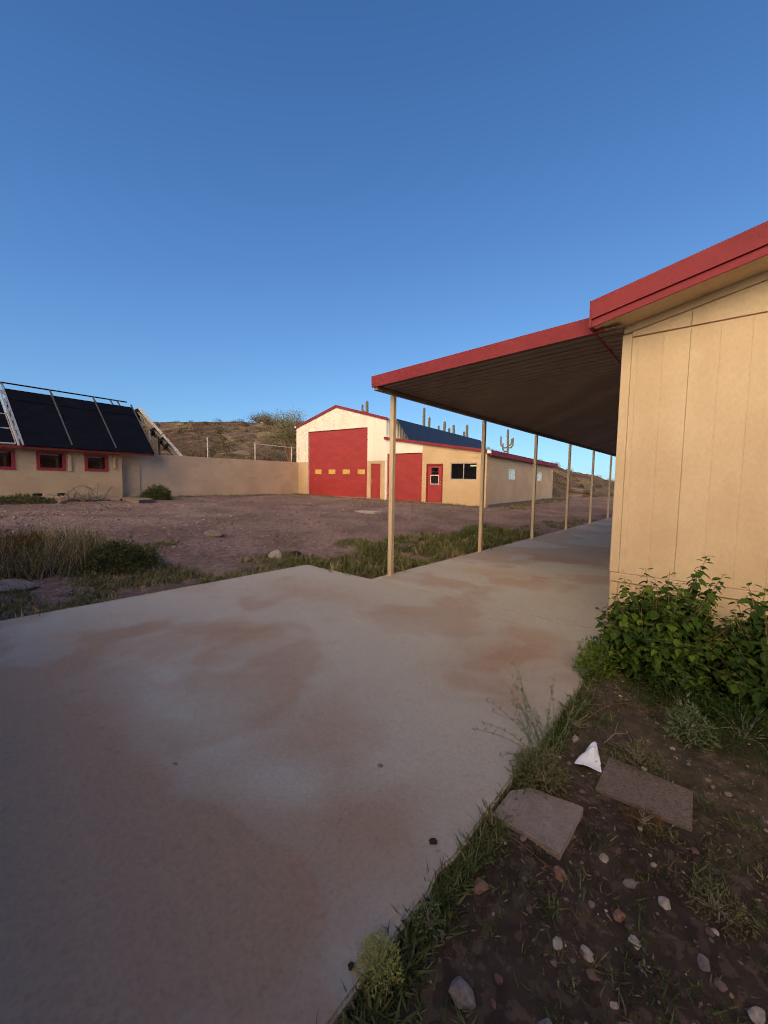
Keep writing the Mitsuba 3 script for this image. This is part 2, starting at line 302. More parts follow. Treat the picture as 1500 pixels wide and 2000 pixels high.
for xa, xb in ((EX, RX), (RX, XR + .215)):
    put('soffit', rake(.0, .012, FY + .02, WY + .03, xa + .01, xb), 'm_siding', H)
    fa = put('fascia', cat([rake(.065, .235, FY - .022, FY + .02, xa, xb), rake(.0, .062, FY, FY + .02, xa, xb)]), 'm_red_trim', H)
    put('drip_edge', rake(-.012, .036, FY - .016, FY - .001, xa + .003, xb), 'm_red_trim', H)
put('fascia', cat([B(EX - .02, EX + .0, FY - .022, 22.4, under(EX) - .012, under(EX) + .235), ]), 'm_red_trim', H)
put('eave_soffit', B(EX + .004, XL + .02, WY + .03, 22.3, under(EX) + .001, under(EX) + .014), 'm_siding', H)
for k in range(14):
    put('siding_panel', B(XL - .008, XL + .02, WY + .034 + 1.22 * k + .003, WY + .034 + 1.22 * (k + 1) - .003, .02, 2.95), 'm_siding', H)

# ------------------------------------------------------------------ the carport
C = thing('carport', 'long open carport roof with red edge on thin tan posts', 'carport')
CX0, CX1, CY0, CY1 = -4.015, -.93, 4.40, 22.0
def cz(x): return 2.845 + (x - CX0) / (CX1 - CX0) * .125
def sheared(m):
    v = m.vertices.copy(); v[:, 2] += .125 * (v[:, 0] - CX0) / (CX1 - CX0); return trimesh.Trimesh(v, m.faces, process=False)
w = .305
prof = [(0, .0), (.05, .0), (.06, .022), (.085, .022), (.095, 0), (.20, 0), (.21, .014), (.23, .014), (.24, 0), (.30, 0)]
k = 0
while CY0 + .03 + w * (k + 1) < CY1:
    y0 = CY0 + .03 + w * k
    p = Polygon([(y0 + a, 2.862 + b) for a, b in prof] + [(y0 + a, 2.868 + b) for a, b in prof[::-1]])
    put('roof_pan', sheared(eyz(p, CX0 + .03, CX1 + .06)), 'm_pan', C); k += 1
put('fascia', sheared(cat([eyz(Polygon([(CY0, 2.842), (CY0 + .018, 2.842), (CY0 + .018, 2.997), (CY0 - .01, 3.0), (CY0 - .01, 2.985)]), CX0 - .012, -1.0)])), 'm_red_trim', C)
put('gutter', B(CX0 - .02, CX0 + .012, CY0 + .02, CY1, 2.85, 2.985, .004), 'm_pan', C)
put('beam', B(CX0 + .014, CX0 + .075, CY0 + .02, CY1, 2.80, 2.858, .004), 'm_pan', C)
for k in range(6):
    y = 4.88 + 3.05 * k
    pk = put('post', B(-4.043, -3.972, y - .036, y + .036, -.004, 2.80 + .002, .005), 'm_post', C)
    put('base_plate', B(-4.062, -3.953, y - .055, y + .055, -.006, .004), 'm_post', pk)
put('rear_fascia', sheared(B(CX0, -1.0, CY1, CY1 + .02, 2.845, 3.0)), 'm_red_trim', C)

# ------------------------------------------------------------------ workshop building (turned frame)
W = thing('workshop_building', 'cream and white metal workshop with tall red doors across the yard', 'building')
FYG = 19.805; XA, XB, XC, XD = -20.95, -13.44, -11.0, -7.28; RDG = -17.35
def hi(x): return 5.17 + (6.27 - 5.17) * (1 - abs(x - RDG) / (RDG - XA)) if x < RDG else 6.27 - (6.27 - 5.2) * (x - RDG) / (XB - RDG)
def lo(x): return 4.05 + (3.12 - 4.05) * (x - XB) / (XD - XB)
DR = (-19.86, -14.83, .50, 4.79); MD = (-14.575, -13.80, .47, 2.60); D2 = (-13.37, -11.03, .37, 3.14)
OD = (-10.68, -9.76, .39, 2.47); OW = (-9.28, -7.78, 1.665, 2.55)
def rect(r): return sbox(r[0], r[2], r[1], r[3])
hi_poly = Polygon([(XA, 2.76), (XB, 2.76), (XB, hi(XB)), (RDG, hi(RDG)), (XA, hi(XA))]).difference(rect(DR))
y0, y1 = FYG, FYG + .16
put('wall', exz(Polygon([(XA + .03, 0), (XB - .03, 0), (XB - .03, hi(XB)), (RDG, hi(RDG)), (XA + .03, hi(XA))]).difference(rect(DR)).difference(rect(MD)), y0 + .018, y1), 'm_white_metal', W, g=True)
for i in range(9):                                     # sheet metal panels of the tall front
    a = XA + (XB - XA) / 9 * i; b = XA + (XB - XA) / 9 * (i + 1)
    q = hi_poly.intersection(sbox(a + .006, 0, b - .006, 9))
    for s in getattr(q, 'geoms', [q]):
        if s.area > .02: put('metal_panel', exz(s, y0 - .012, y0 + .012), 'm_white_metal', W, g=True)
for a, b in ((XA, DR[0] - .004), (DR[1] + .004, MD[0] - .06), (MD[1] + .06, XB - .05)):
    put('wainscot', B(a, b, y0 - .02, y0 + .012, .2, 2.75), 'm_stucco', W, g=True)
put('wainscot', B(MD[0] - .06, MD[1] + .06, y0 - .02, y0 + .012, MD[3] + .06, 2.75), 'm_stucco', W, g=True)
put('corner_trim', B(XB - .05, XB + .02, y0 - .026, y0 + .01, .25, lo(XB)), 'm_white_metal', W, g=True)
put('corner_trim', B(XA - .03, XA, y0 - .02, y0 + .12, .2, hi(XA)), 'm_white_metal', W, g=True)
# tall ribbed side walls and roof
put('wall', cat([B(XB - .12, XB - .03, y1, 35.2, 0, hi(XB) - .02), B(XA + .03, XA + .12, y1, 35.2, 0, hi(XA) - .02),
                 exz(Polygon([(XA, 0), (XB, 0), (XB, hi(XB)), (RDG, hi(RDG)), (XA, hi(XA))]), 35.2, 35.3)]), 'm_white_metal', W, g=True)
for k in range(24):
    y = FYG + .18 + .31 * k
    put('wall_rib', hull([(XB - .03, y, lo(XB)), (XB - .03, y + .12, lo(XB)), (XB + .012, y + .03, lo(XB)), (XB + .012, y + .09, lo(XB)),
                          (XB - .03, y, hi(XB)), (XB - .03, y + .12, hi(XB)), (XB + .012, y + .03, hi(XB)), (XB + .012, y + .09, hi(XB))]), 'm_white_metal', W, g=True)
for xa, xb in ((XA - .06, RDG), (RDG, XB + .12)):
    za, zb = (hi(XA) - .02, hi(RDG)) if xa < RDG else (hi(RDG), hi(XB) - .03)
    put('roof', exz(Polygon([(xa, za), (xb, zb), (xb, zb + .05), (xa, za + .05)]), y0 - .05, 35.4), 'm_white_metal', W, g=True)
    put('rake_trim', exz(Polygon([(xa, za - .09), (xb, zb - .09), (xb, zb + .075), (xa, za + .075)]), y0 - .085, y0 - .052), 'm_red_trim', W, g=True)
put('eave_cap', B(XA - .13, XA - .02, y0 - .1, y0 + .1, hi(XA) - .07, hi(XA) + .05, .01), 'm_white', W, g=True)
put('downspout', B(XA - .12, XA - .04, y0 + .02, y0 + .1, .5, hi(XA) - .08), 'm_red_trim', W, g=True)
# low front: over the second door, and the office
low_w = Polygon([(XB + .02, 3.15), (XC, 3.15), (XC, lo(XC)), (XB + .02, lo(XB + .02))])
put('metal_panel', exz(low_w, y0 - .008, y0 + .1), 'm_white_metal', W, g=True)
off = Polygon([(XC, .1), (XD, .1), (XD, lo(XD)), (XC, lo(XC))]).difference(rect(OD)).difference(rect(OW))
put('office_wall', exz(off, y0 - .012, y0 + .15), 'm_stucco', W, g=True)
put('door_jamb', B(XB + .02, D2[0], y0 - .01, y0 + .15, .2, 3.14), 'm_white_metal', W, g=True)
sw = sbox(FYG + .15, .02, 35.15, lo(XD) - .02)
SWS = [(23.43, 24.60, 1.73, 2.36), (30.05, 31.22, 1.73, 2.36)]
for s in SWS: sw = sw.difference(sbox(s[0], s[2], s[1], s[3]))
put('side_wall', eyz(sw, XD - .15, XD), 'm_stucco', W, g=True)
put('foundation', B(XD - .2, XD + .05, FYG + .3, 35.2, .0, .40), 'm_rock_grey', W, g=True)
put('rear_wall', exz(Polygon([(XB, .1), (XD - .15, .1), (XD - .15, lo(XD) - .02), (XB, lo(XB) - .02)]), 35.0, 35.15), 'm_blockwall', W, g=True)
put('partition', B(XC - .2, XC - .1, FYG + .2, 35, .1, 3.1), 'm_room', W, g=True)
put('office_floor', B(XC - .1, XD - .16, FYG + .16, 35, .25, .36), 'm_room', W, g=True)
put('office_back', B(XC - .1, XD - .16, 23.0, 23.1, .36, 2.98), 'm_room', W, g=True)
put('office_ceiling', B(XC - .1, XD - .16, FYG + .16, 23.0, 2.85, 2.9), 'm_room', W, g=True)
xe = XD + .17
put('low_roof', exz(Polygon([(XB - .02, lo(XB)), (xe, lo(xe)), (xe, lo(xe) + .05), (XB - .02, lo(XB) + .05)]), y0 - .12, 35.5), 'm_white_metal', W, g=True)
put('rake_trim', exz(Polygon([(XB - .08, lo(XB) - .07), (xe - .13, lo(xe) - .05), (xe - .13, lo(xe) + .095), (XB - .08, lo(XB) + .085)]), y0 - .16, y0 - .122), 'm_red_trim', W, g=True)
put('gutter', B(xe, xe + .09, y0 - .1, 35.55, lo(xe) - .20, lo(xe) + .08, .01), 'm_red_trim', W, g=True)
put('gutter_end', B(xe - .125, xe + .088, y0 - .165, y0 - .102, lo(xe) - .10, lo(xe) + .03, .01), 'm_white', W, g=True)
# doors
def section_door(base, r, n, lites=()):
    d = W + '__' + base; yy = y0 + .09; hgt = (r[3] - r[2]) / n
    for i in range(n):
        put('section', B(r[0] + .004, r[1] - .004, yy, yy + .045, r[2] + i * hgt + .0005, r[2] + (i + 1) * hgt - .0005, .0015), 'm_red_door', d, g=True)
    for (a, b, c, e) in lites:
        put('pane', B(a, b, yy - .012, yy + .002, c, e, .004), 'm_lite', d, g=True)
    put('threshold', B(r[0], r[1], y0 - .05, yy + .05, r[2] - .12, r[2] - .002), 'm_rock_pale', d, g=True)
section_door('overhead_door', DR, 8, [(-19.277 + 1.214 * i, -19.277 + 1.214 * i + .57, 1.95, 2.245) for i in range(4)])
section_door('roller_door', D2, 6)
def man_door(base, r, hx, lites, fm):
    d = W + '__' + base; yy = y0 + .03
    lp = sbox(r[0] + .03, r[2] + .01, r[1] - .03, r[3] - .03)
    for q in lites: lp = lp.difference(rect(q))
    put('leaf', exz(lp, yy, yy + .045), 'm_red_door', d, g=True)
    for q in lites:
        put('pane', B(q[0] - .005, q[1] + .005, yy + .02, yy + .024, q[2] - .005, q[3] + .005), 'm_glass', d, g=True)
    put('frame', cat([B(r[0] - .05, r[0] + .026, y0 - .024, y0 + .12, r[2], r[3] + .05), B(r[1] - .026, r[1] + .05, y0 - .024, y0 + .12, r[2], r[3] + .05), B(r[0] + .026, r[1] - .026, y0 - .024, y0 + .12, r[3] - .026, r[3] + .05)]), fm, d, g=True)
    for z, rr in ((r[2] + .98, .035), (r[2] + 1.13, .028)):
        hnd = trimesh.creation.icosphere(2, rr); hnd.apply_scale([1, 1.2, 1]); hnd.apply_translation((hx, yy - .035, z))
        st = trimesh.creation.cylinder(rr * .6, .06, sections=12); st.apply_transform(trimesh.transformations.rotation_matrix(np.pi / 2, [1, 0, 0])); st.apply_translation((hx, yy - .01, z))
        put('handle', cat([hnd, st]), 'm_brass', d, smooth=40, g=True)
    put('threshold', B(r[0], r[1], y0 - .06, yy + .1, r[2] - .1, r[2] + .006), 'm_rock_pale', d, g=True)
    return d
man_door('man_door', MD, MD[0] + .10, [], 'm_stucco')
L2 = (-10.45, -9.99, 1.43, 1.87)
od = man_door('office_door', OD, OD[1] - .10, [(-10.43, -10.0, 1.95, 2.30), L2], 'm_dark_red')
put('pane_frame', exz(rect((L2[0] - .03, L2[1] + .03, L2[2] - .03, L2[3] + .03)).difference(rect(L2)), y0 + .012, y0 + .03), 'm_white', od, g=True)
def slider(base, r, plane, split, fm, parent=W, side=False):
    wk = parent + '__' + numbered(base); a, b, c, d_ = r; f = .045
    ring = rect(r).difference(sbox(a + f, c + f, b - f, d_ - f)).union(sbox(split - .022, c + f, split + .022, d_ - f))
    if side:
        put('frame', eyz(ring, plane - .05, plane + .008), fm, wk, g=True)
        put('pane', B(plane - .03, plane - .026, a + f, split, c + f, d_ - f), 'm_glass', wk, g=True); put('pane', B(plane - .022, plane - .018, split, b - f, c + f, d_ - f), 'm_glass', wk, g=True)
        put('curtain', B(plane - .13, plane - .12, a, b, c - .1, d_ + .1), 'm_room', wk, g=True)
    else:
        put('frame', exz(ring, plane - .004, plane + .05), fm, wk, g=True)
        put('pane', B(a + f, split, plane + .03, plane + .034, c + f, d_ - f), 'm_glass', wk, g=True); put('pane', B(split, b - f, plane + .02, plane + .024, c + f, d_ - f), 'm_glass', wk, g=True)
slider('window', OW, y0, -8.53, 'm_frame_grey')
for s in SWS: slider('side_window', s, XD, (s[0] + s[1]) / 2, 'm_white', side=True)
# the lit ceiling lamp seen through the office window
LM = thing('ceiling_lamp', 'lit ceiling lamp seen through the office window', 'lamp')
put('fixture', cat([B(-8.62, -8.02, 20.86, 21.04, 2.475, 2.53), B(-8.5, -8.48, 20.94, 20.96, 2.53, 2.849), B(-8.16, -8.14, 20.94, 20.96, 2.53, 2.849)]), 'm_lampbody', LM, g=True)
k = put('diffuser', B(-8.60, -8.04, 20.87, 21.03, 2.415, 2.473), 'm_lampbody', LM, g=True); scene[k]['emitter'] = {'type': 'area', 'radiance': rgb(.11, .10, .045)}

# solar array leaning on the workshop wall above the low roof
A = thing('roof_solar_array', 'long dark blue solar array leaning above the low workshop roof', 'solar panels')
AX0, AZ0, AX1, AZ1 = -13.22, 5.24, -12.30, 3.98
n = 12
for i in range(n):
    a, b = 20.50 + 13.6 / n * i, 20.50 + 13.6 / n * (i + 1) - .025
    nx, nz = .035 * .808, .035 * .589
    put('panel', hull([(x + ox, y, z + oz) for x, z in ((AX0, AZ0), (AX1, AZ1)) for ox, oz in ((0, 0), (nx, nz)) for y in (a, b)]), 'm_cell_roof', A, g=True)
put('rail', bar((AX0 - .03, 20.48, AZ0 + .01), (AX0 - .03, 34.1, AZ0 + .01), .05), 'm_alu', A, g=True)
for i in range(8): put('leg', bar((AX1 - .04, 20.6 + 1.9 * i, lo(AX1) + .04), (AX1 - .04, 20.6 + 1.9 * i, AZ1 - .02), .05), 'm_alu', A, g=True)

# ------------------------------------------------------------------ yard wall, wire fence
Y = thing('yard_wall', 'long tan stuccoed yard wall running back to the workshop', 'wall')
put('wall', eyz(Polygon([(9.42, .1), (19.76, .1), (19.76, 2.75), (9.42, 2.66)]), -21.05, -20.794), 'm_blockwall', Y, g=True)
D = thing('yard_door', 'plain tan door at the house end of the yard wall', 'door')
put('leaf', B(-20.86, -20.72, 8.62, 9.40, .55, 2.6, .01), 'm_stucco', D, g=True)
put('side_panel', B(-20.95, -20.80, 8.3, 8.61, .3, 2.6), 'm_blockwall', D, g=True)
F = thing('wire_fence', 'white-posted wire fence standing behind the tan yard wall', 'fence')
for i, y in enumerate((10.32, 13.5, 16.8, 19.9)):
    p = tube([G(-21.6, y, .6), G(-21.6, y, 3.88)], .035, 8)
    pk = put('post', p, 'm_steel_white', F, smooth=50)
put('rail', tube([G(-21.6, 16.8, 3.80), G(-21.6, 20.5, 3.80)], .022, 6), 'm_steel_white', F)
put('rail', tube([G(-21.6, 20.5, 3.80), G(-20.7, 19.70, 3.72), G(-20.7, 19.70, 2.80)], .016, 6), 'm_steel_white', F)
wires = []
for z in (2.95, 3.2, 3.45): wires.append(tube([G(-21.6, 10.3, z), G(-21.6, 20.5, z)], .0035, 3))
put('wire', cat(wires), 'm_alu_dull', F); labels[F + '__wire'] = {'kind': 'stuff'}

# ------------------------------------------------------------------ small house with the solar roof
S = thing('small_house', 'low tan house with red-framed windows under sloping solar panels', 'house')
SX = -20.30; w0, w1 = -3.0, 8.45
WN = [(2.2, 3.08, 1.78, 2.42), (3.82, 4.72, 1.78, 2.42), (5.42, 6.30, 1.79, 2.43), (7.03, 7.85, 1.80, 2.41)]
VN = [(5.22, 5.56, .70, .82), (6.02, 6.31, .70, .82)]
fw = sbox(w0, .1, w1, 2.72)
for q in WN + VN: fw = fw.difference(sbox(q[0], q[2], q[1], q[3]))
put('wall', eyz(fw, SX - .2, SX), 'm_stucco', S, g=True)
put('wall', cat([B(-25, SX - .2, w1 - .2, w1, .1, 2.72), B(-25, SX - .2, w0, w0 + .2, .1, 2.72), B(-25.2, -25, w0, w1, .1, 2.72)]), 'm_stucco', S, g=True)
put('roof', B(-25.3, -20.0, w0 - .1, w1 + .1, 2.725, 2.83), 'm_roofing', S, g=True)
put('floor', B(-25, SX - .2, w0 + .2, w1 - .2, .1, .5), 'm_room', S, g=True)
for q in WN:
    wk = S + '__' + numbered('window'); f = .075
    ring = sbox(q[0] - .03, q[2] - .05, q[1] + .03, q[3] + .05).difference(sbox(q[0] + f, q[2] + f * .7, q[1] - f, q[3] - f * .3))
    put('frame', eyz(ring, SX - .001, SX + .045), 'm_red_door', wk, g=True)
    put('jamb', cat([B(SX - .19, SX - .002, q[1] - .02, q[1] - .001, q[2], q[3]), B(SX - .19, SX - .002, q[0] + .001, q[0] + .02, q[2], q[3]), B(SX - .19, SX - .002, q[0] + .021, q[1] - .021, q[2] + .001, q[2] + .02)]), 'm_red_door', wk, g=True)
    put('pane', B(SX - .15, SX - .145, q[0] + .02, q[1] - .02, q[2] + .02, q[3]), 'm_glass', wk, g=True)
for q in VN: put('vent', B(SX - .12, SX - .09, q[0] - .01, q[1] + .01, q[2] - .01, q[3] + .01), 'm_dark', S, g=True)
put('eave_board', B(-20.02, -19.78, w0 - .1, 9.62, 2.545, 2.585), 'm_dark_red', S, g=True)
put('fascia', B(-19.78, -19.745, w0 - .1, 9.62, 2.53, 2.62), 'm_dark_red', S, g=True)
for y, z in ((6.42, 1.72), (8.08, 1.88)):
    put('downpipe', B(SX, SX + .09, y, y + .10, z, 2.56, .01), 'm_stucco', S, g=True)
P = thing('sloping_solar_array', 'three wide black solar panels sloping up over the tan house wall', 'solar panels')
def sl(t): return -19.68 - 2.15 * t, 2.62 + 2.33 * t         # up the slope: (x, z)
NRM = np.array([2.33, 2.15]) / math.hypot(2.33, 2.15)
def slab(y_a, y_b, t0, t1, th, off, m, parent, base):
    pts = []
    for t in (t0, t1):
        x, z = sl(t)
        for o in (off, off + th):
            for y in (y_a, y_b): pts.append((x + NRM[0] * o, y, z + NRM[1] * o))
    return put(base, hull(pts), m, parent, g=True)
cols = [4.86, 6.42, 8.03, 9.62]
for i in range(3):
    a, b = cols[i] + .03, cols[i + 1] - .03
    slab(a, b, .0, .79, .04, .0, 'm_cell', P, 'panel'); slab(a, b, .802, 1.0, .04, .0, 'm_cell', P, 'panel')
for i, y in enumerate(cols):
    slab(y - .026, y + .026, .06 if i else -.0, 1.06, .05, .006 if 0 < i < 3 else .01, 'm_alu_dull' if i else 'm_alu', P, 'rail')
x1, z1 = sl(1.115)
put('top_rail', tube([G(x1, 4.2, z1 + .02), G(x1, 9.5, z1 + .02)], .032, 8), 'm_dark', P)
for y in (4.86, 6.42, 8.03, 8.75, 9.05): put('bracket', bar((x1, y, z1 + .03), (sl(.97)[0], y + .05, sl(.97)[1]), .05), 'm_alu_dull', P, g=True)
for y in (4.95, 7.2, 9.4): put('strut', bar((sl(.92)[0], y, sl(.92)[1] - .05), (sl(.92)[0] - .1, y, 2.84), .07), 'm_alu_dull', P, g=True)
Q = thing('framed_solar_panels', 'older solar panels with pale frames at the left edge of the roof', 'solar panels')
for i in range(4):
    b = 4.66 - 1.02 * i; a = b - 1.0
    for j in range(4):
        slab(a, b, .03 + .25 * j, .03 + .25 * j + .235, .04, -.02, 'm_cell', Q, 'panel')
    slab(b - .01, b + .015, .02, 1.0, .045, -.018, 'm_alu', Q, 'rail')
    for j in range(5): slab(a, b - .012, .015 + .25 * j, .03 + .25 * j, .045, -.019, 'm_alu', Q, 'rail')
slab(4.70, 4.75, -.02, 1.1, .06, .03, 'm_alu', Q, 'truss'); 
for j in range(6): slab(4.76, 4.83, .08 + .16 * j, .15 + .16 * j, .03, .04, 'm_alu', Q, 'bracket')
# tilted rack standing behind the yard wall, seen from its edge
R = thing('tilted_solar_rack', 'pale tilted solar rack seen edge-on behind the yard wall', 'solar panels')
sd = np.array([.43, .9, -1.22]) * 1.0; sd /= np.linalg.norm(sd); vd = np.array([-.9, .43, 0]); vd /= np.linalg.norm(vd); nd = np.cross(vd, sd); nd = nd if nd[2] > 0 else -nd
o = np.array([-23.85, 10.75, 5.30])
def plank(s0, s1, n0, n1, v0, v1, m, base): put(base, hull([o + sd * s + nd * q + vd * v for s in (s0, s1) for q in (n0, n1) for v in (v0, v1)]), m, R, g=True)
plank(0, 1.75, .02, .16, 0, 3.2, 'm_steel_white', 'panel'); plank(1.80, 3.6, .02, .16, 0, 3.2, 'm_steel_white', 'panel')
plank(.0, 3.7, -.14, -.03, .05, .15, 'm_twig_grey', 'rail'); plank(.0, 3.7, -.14, -.03, 2.8, 2.9, 'm_twig_grey', 'rail')
for s in (.02, 1.25, 1.9, 2.3): plank(s, s + .12, -.24, .02, -.02, 3.1, 'm_dark', 'crossbar')
put('post', bar(o + sd * 1.7 - nd * .1 + vd * .8, [*(o + sd * 1.7 + vd * .8)[:2], .4], .12), 'm_alu_dull', R, g=True)

k = put('doorstep', exy(Polygon([G(-20.7, 8.55)[:2], G(-20.7, 9.5)[:2], G(-17.4, 8.4)[:2], G(-16.9, 7.6)[:2], G(-18.7, 7.75)[:2]]), .42, .615), 'm_paver'); lab(k, 'pale concrete doorstep slab before the yard wall door', 'doorstep')

# block wall along the street end of the driveway, behind the viewer: it keeps the low glow off the near ground
Z = thing('driveway_wall', 'tan block wall standing across the street end of the driveway', 'wall')
for i in range(12):
    for j in range(14):
        put('block', B(-9.6 + 1.2 * i + .003, -9.6 + 1.2 * (i + 1) - .003, -2.4, -2.2, -.1 + .2 * j + .003, -.1 + .2 * (j + 1) - .003), 'm_blockwall', Z)
# ------------------------------------------------------------------ far white building
K = thing('distant_white_building', 'tiny white-roofed building far off on the horizon', 'building')
put('wall', B(-33.5, -28.9, 146, 152, .3, 2.85), 'm_stucco', K)
put('roof', hull([(-34, 145.5, 2.85), (-28.5, 145.5, 2.85), (-34, 152.5, 2.85), (-28.5, 152.5, 2.85), (-31.5, 145.5, 3.8), (-31.5, 152.5, 3.8)]), 'm_white', K)
put('distant_ridge', hull([(-95, 420, -1), (60, 480, -1), (-95, 520, -1), (60, 560, -1), (-80, 460, 8.5), (-40, 470, 9.5), (20, 500, 8.0)]), 'm_hill'); lab('distant_ridge', 'dark flat ridge on the horizon', kind='structure')

# ------------------------------------------------------------------ hillside plants
def saguaro(az, top_px_z, hgt, rad, arms=(), text='', group='saguaros on the hill', R=72.0):
    a = math.radians(az); x, y = R * math.sin(a), R * math.cos(a); zb = hz(x, y) - .3; ztop = top_px_z
    key = thing('saguaro', text, 'cactus')
    def column(pts, r):
        pts = np.array(pts, float); n = 16; m = len(pts)
        ang = np.arange(n * 2) * np.pi / n; lob = 1 + .09 * np.cos(ang * n)
        d = np.gradient(pts, axis=0); d /= np.linalg.norm(d, axis=1, keepdims=True); s = np.cross(d, [0.2, 1, 0.1]); s /= np.linalg.norm(s, axis=1, keepdims=True); u = np.cross(s, d)
        rr = r * np.minimum(1, np.sqrt(np.maximum(0.0, 1 - (np.clip((np.linspace(0, 1, m) - .93) / .07, 0, 1)) ** 2)) + .04) * (.82 + .18 * np.sin(np.linspace(.2, 2.2, m)))
        v = (pts[:, None] + (rr[:, None] * lob[None])[:, :, None] * (np.cos(ang)[None, :, None] * s[:, None] + np.sin(ang)[None, :, None] * u[:, None])).reshape(-1, 3)
        N = 2 * n; f = []
        for i in range(m - 1):
            for k in range(N):
                p, q = i * N + k, i * N + (k + 1) % N; f += [(p, q, q + N), (p, q + N, p + N)]
        return trimesh.Trimesh(v, np.array(f), process=False)
    tt = np.linspace(0, 1, 24)
    put('trunk', column(np.stack([x + 0 * tt + .06 * np.sin(tt * 3 + az), y + 0 * tt, zb + (ztop - zb) * tt], 1), rad), 'm_saguaro', key, smooth=True)
    rt = np.array([math.cos(a), -math.sin(a), 0])
    for (side, h0, reach, up) in arms:
        b = np.array([x, y, zb + (ztop - zb) * h0]); q = np.linspace(0, 1, 20)
        pts = [b + rt * side * reach * min(1, t * 2.5) + np.array([0, .1 * side, up * max(0, t - .22) / .78 - .12 * math.sin(min(1, t * 2.5) * math.pi)]) for t in q]
        put('arm', column(pts, rad * .72), 'm_saguaro', key, smooth=True)
for az, zt, r, arms, text in [
    (-43.07, 15.75, .30, [(-1, .62, .75, 1.2)], 'dark saguaro rising right behind the peak of the white gable'),
    (-35.04, 14.65, .27, [], 'tall lone saguaro column above the blue solar array'),
    (-32.23, 12.25, .28, [(-1, .45, .9, .9)], 'saguaro with a low arm, left one of the cluster above the blue array'),
    (-31.57, 11.1, .25, [], 'short saguaro between two taller ones above the blue array'),
    (-30.95, 11.65, .26, [], 'plain saguaro, right one of the cluster above the blue array'),
    (-29.07, 11.7, .25, [], 'slim saguaro beside a stub, above the far end of the blue array'),
    (-29.45, 10.5, .24, [], 'stub saguaro just left of a slim one above the blue array'),
    (-34.3, 13.0, .24, [], 'stub saguaro to the right of the tall lone one'),
    (-23.64, 10.8, .22, [(-1, .42, 1.1, 1.9), (1, .42, .8, 1.6), (-1, .30, .75, 1.3), (1, .5, .55, 1.0)], 'many-armed saguaro above the red edge of the workshop side roof')]:
    saguaro(az, zt, 0, r * .78, arms, text)

rng = np.random.default_rng(5)
def shrub_mesh(rng, c, rx, rz, n, size, leaf=LANCE, hollow=.55):
    """Leafy shrub: small leaves spread through a lumpy dome, more near its surface."""
    d = sph(rng, n); d[:, 2] = np.abs(d[:, 2]); r = hollow + (1 - hollow) * rng.uniform(0, 1, n) ** .6
    r *= .72 + .55 * meshkit.noise(d * 2.3 + rng.uniform(0, 90, 3))
    pos = np.array(c) + d * r[:, None] * np.array([rx, rx, rz])
    return scatter(leaf[0], leaf[1], pos, d + .8 * rnd(rng, n), sph(rng, n), size * rng.uniform(.6, 1.3, n))
def twigs(rng, c, rx, rz, n, r0, seg=5):
    out = []
    for _ in range(n):
        a = rng.uniform(0, 2 * np.pi); e = rng.uniform(.35, 1.4); L = rng.uniform(.7, 1.0)
        end = np.array([math.cos(a) * math.cos(e) * rx, math.sin(a) * math.cos(e) * rx, math.sin(e) * rz]) * L
        t = np.linspace(0, 1, seg)[:, None]
        out.append(tube(np.array(c) + end * t + rnd(rng, seg) * .05 * rx * t + np.array([0, 0, .12 * rz]) * np.sin(t * np.pi), r0 * (1 - .8 * t[:, 0]), 4))
    return cat(out)
# low scrub over the slope, one mass
parts = []
for _ in range(620):
    A_ = rng.uniform(-1.45, -.18); R_ = rng.uniform(29, 76)
    if R_ < float(base_r(A_)) + .5: continue
    x, y = R_ * math.sin(A_), R_ * math.cos(A_); s = rng.uniform(.25, .8) * (1.5 if rng.random() < .1 else 1)
    m = shrub_mesh(rng, (x, y, hz(x, y) - .1), s, s * .85, int(70 + 60 * s), .22, hollow=.3)
    c = np.array([[.075, .078, .036], [.11, .098, .05], [.19, .145, .08], [.13, .07, .045], [.055, .062, .032]])[rng.integers(0, 5)]
    parts.append((m, np.tile(c * rng.uniform(.8, 1.2), (len(m.vertices), 1))))
put('scrub', cat([p[0] for p in parts]), 'm_blades', color=np.vstack([p[1] for p in parts])); lab('scrub', 'low dry scrub dotted over the hillside', 'scrub', kind='stuff')
# palo verde tree beside the gable and a few skyline bushes
def tree(x, y, h, wd, seed, label, leafm, base='desert_tree', n=5200, ls=.26):
    rg = np.random.default_rng(seed); key = thing(base, label, 'tree'); z = hz(x, y) - .1
    limbs, tips = [], []
    for i in range(9):
        a = i * 2.4 + rg.uniform(-.3, .3); t = np.linspace(0, 1, 7)[:, None]; e = rg.uniform(.5, 1.25)
        end = np.array([math.cos(a) * math.cos(e) * wd, math.sin(a) * math.cos(e) * wd, math.sin(e) * h * .8])
        p = np.array([x, y, z]) + end * t + np.array([0, 0, .15 * h]) * np.sin(t * np.pi) + rg.normal(size=(7, 3)) * .08 * t
        limbs.append(tube(p, .10 * (1 - .85 * t[:, 0]), 5))
        for q in p[3:]:
            for _ in range(5):
                tip = q + sph(rg, 1)[0] * np.array([.9, .9, .7]) * rg.uniform(.4, 1.1) + np.array([0, 0, .25]); tips.append(tip)
                limbs.append(tube(np.linspace(q, tip, 3), [.022, .014, .006], 3))
    put('trunk', cat(limbs), 'm_bark', key)
    tips = np.array(tips); k = rg.integers(0, len(tips), n)
    pos = tips[k] + rg.normal(size=(n, 3)) * np.array([.34, .34, .28])
    put('crown', scatter(LANCE[0], LANCE[1], pos, rg.normal(size=(n, 3)) + [0, 0, .6], sph(rg, n), ls * rg.uniform(.4, 1.1, n)), leafm, key)
tree(-34.4, 25.3, (8.4 - hz(-34.4, 25.3)) / .85, 2.5, 3, 'wispy olive desert tree on the slope just left of the workshop', 'm_palo', n=9000, ls=.22)
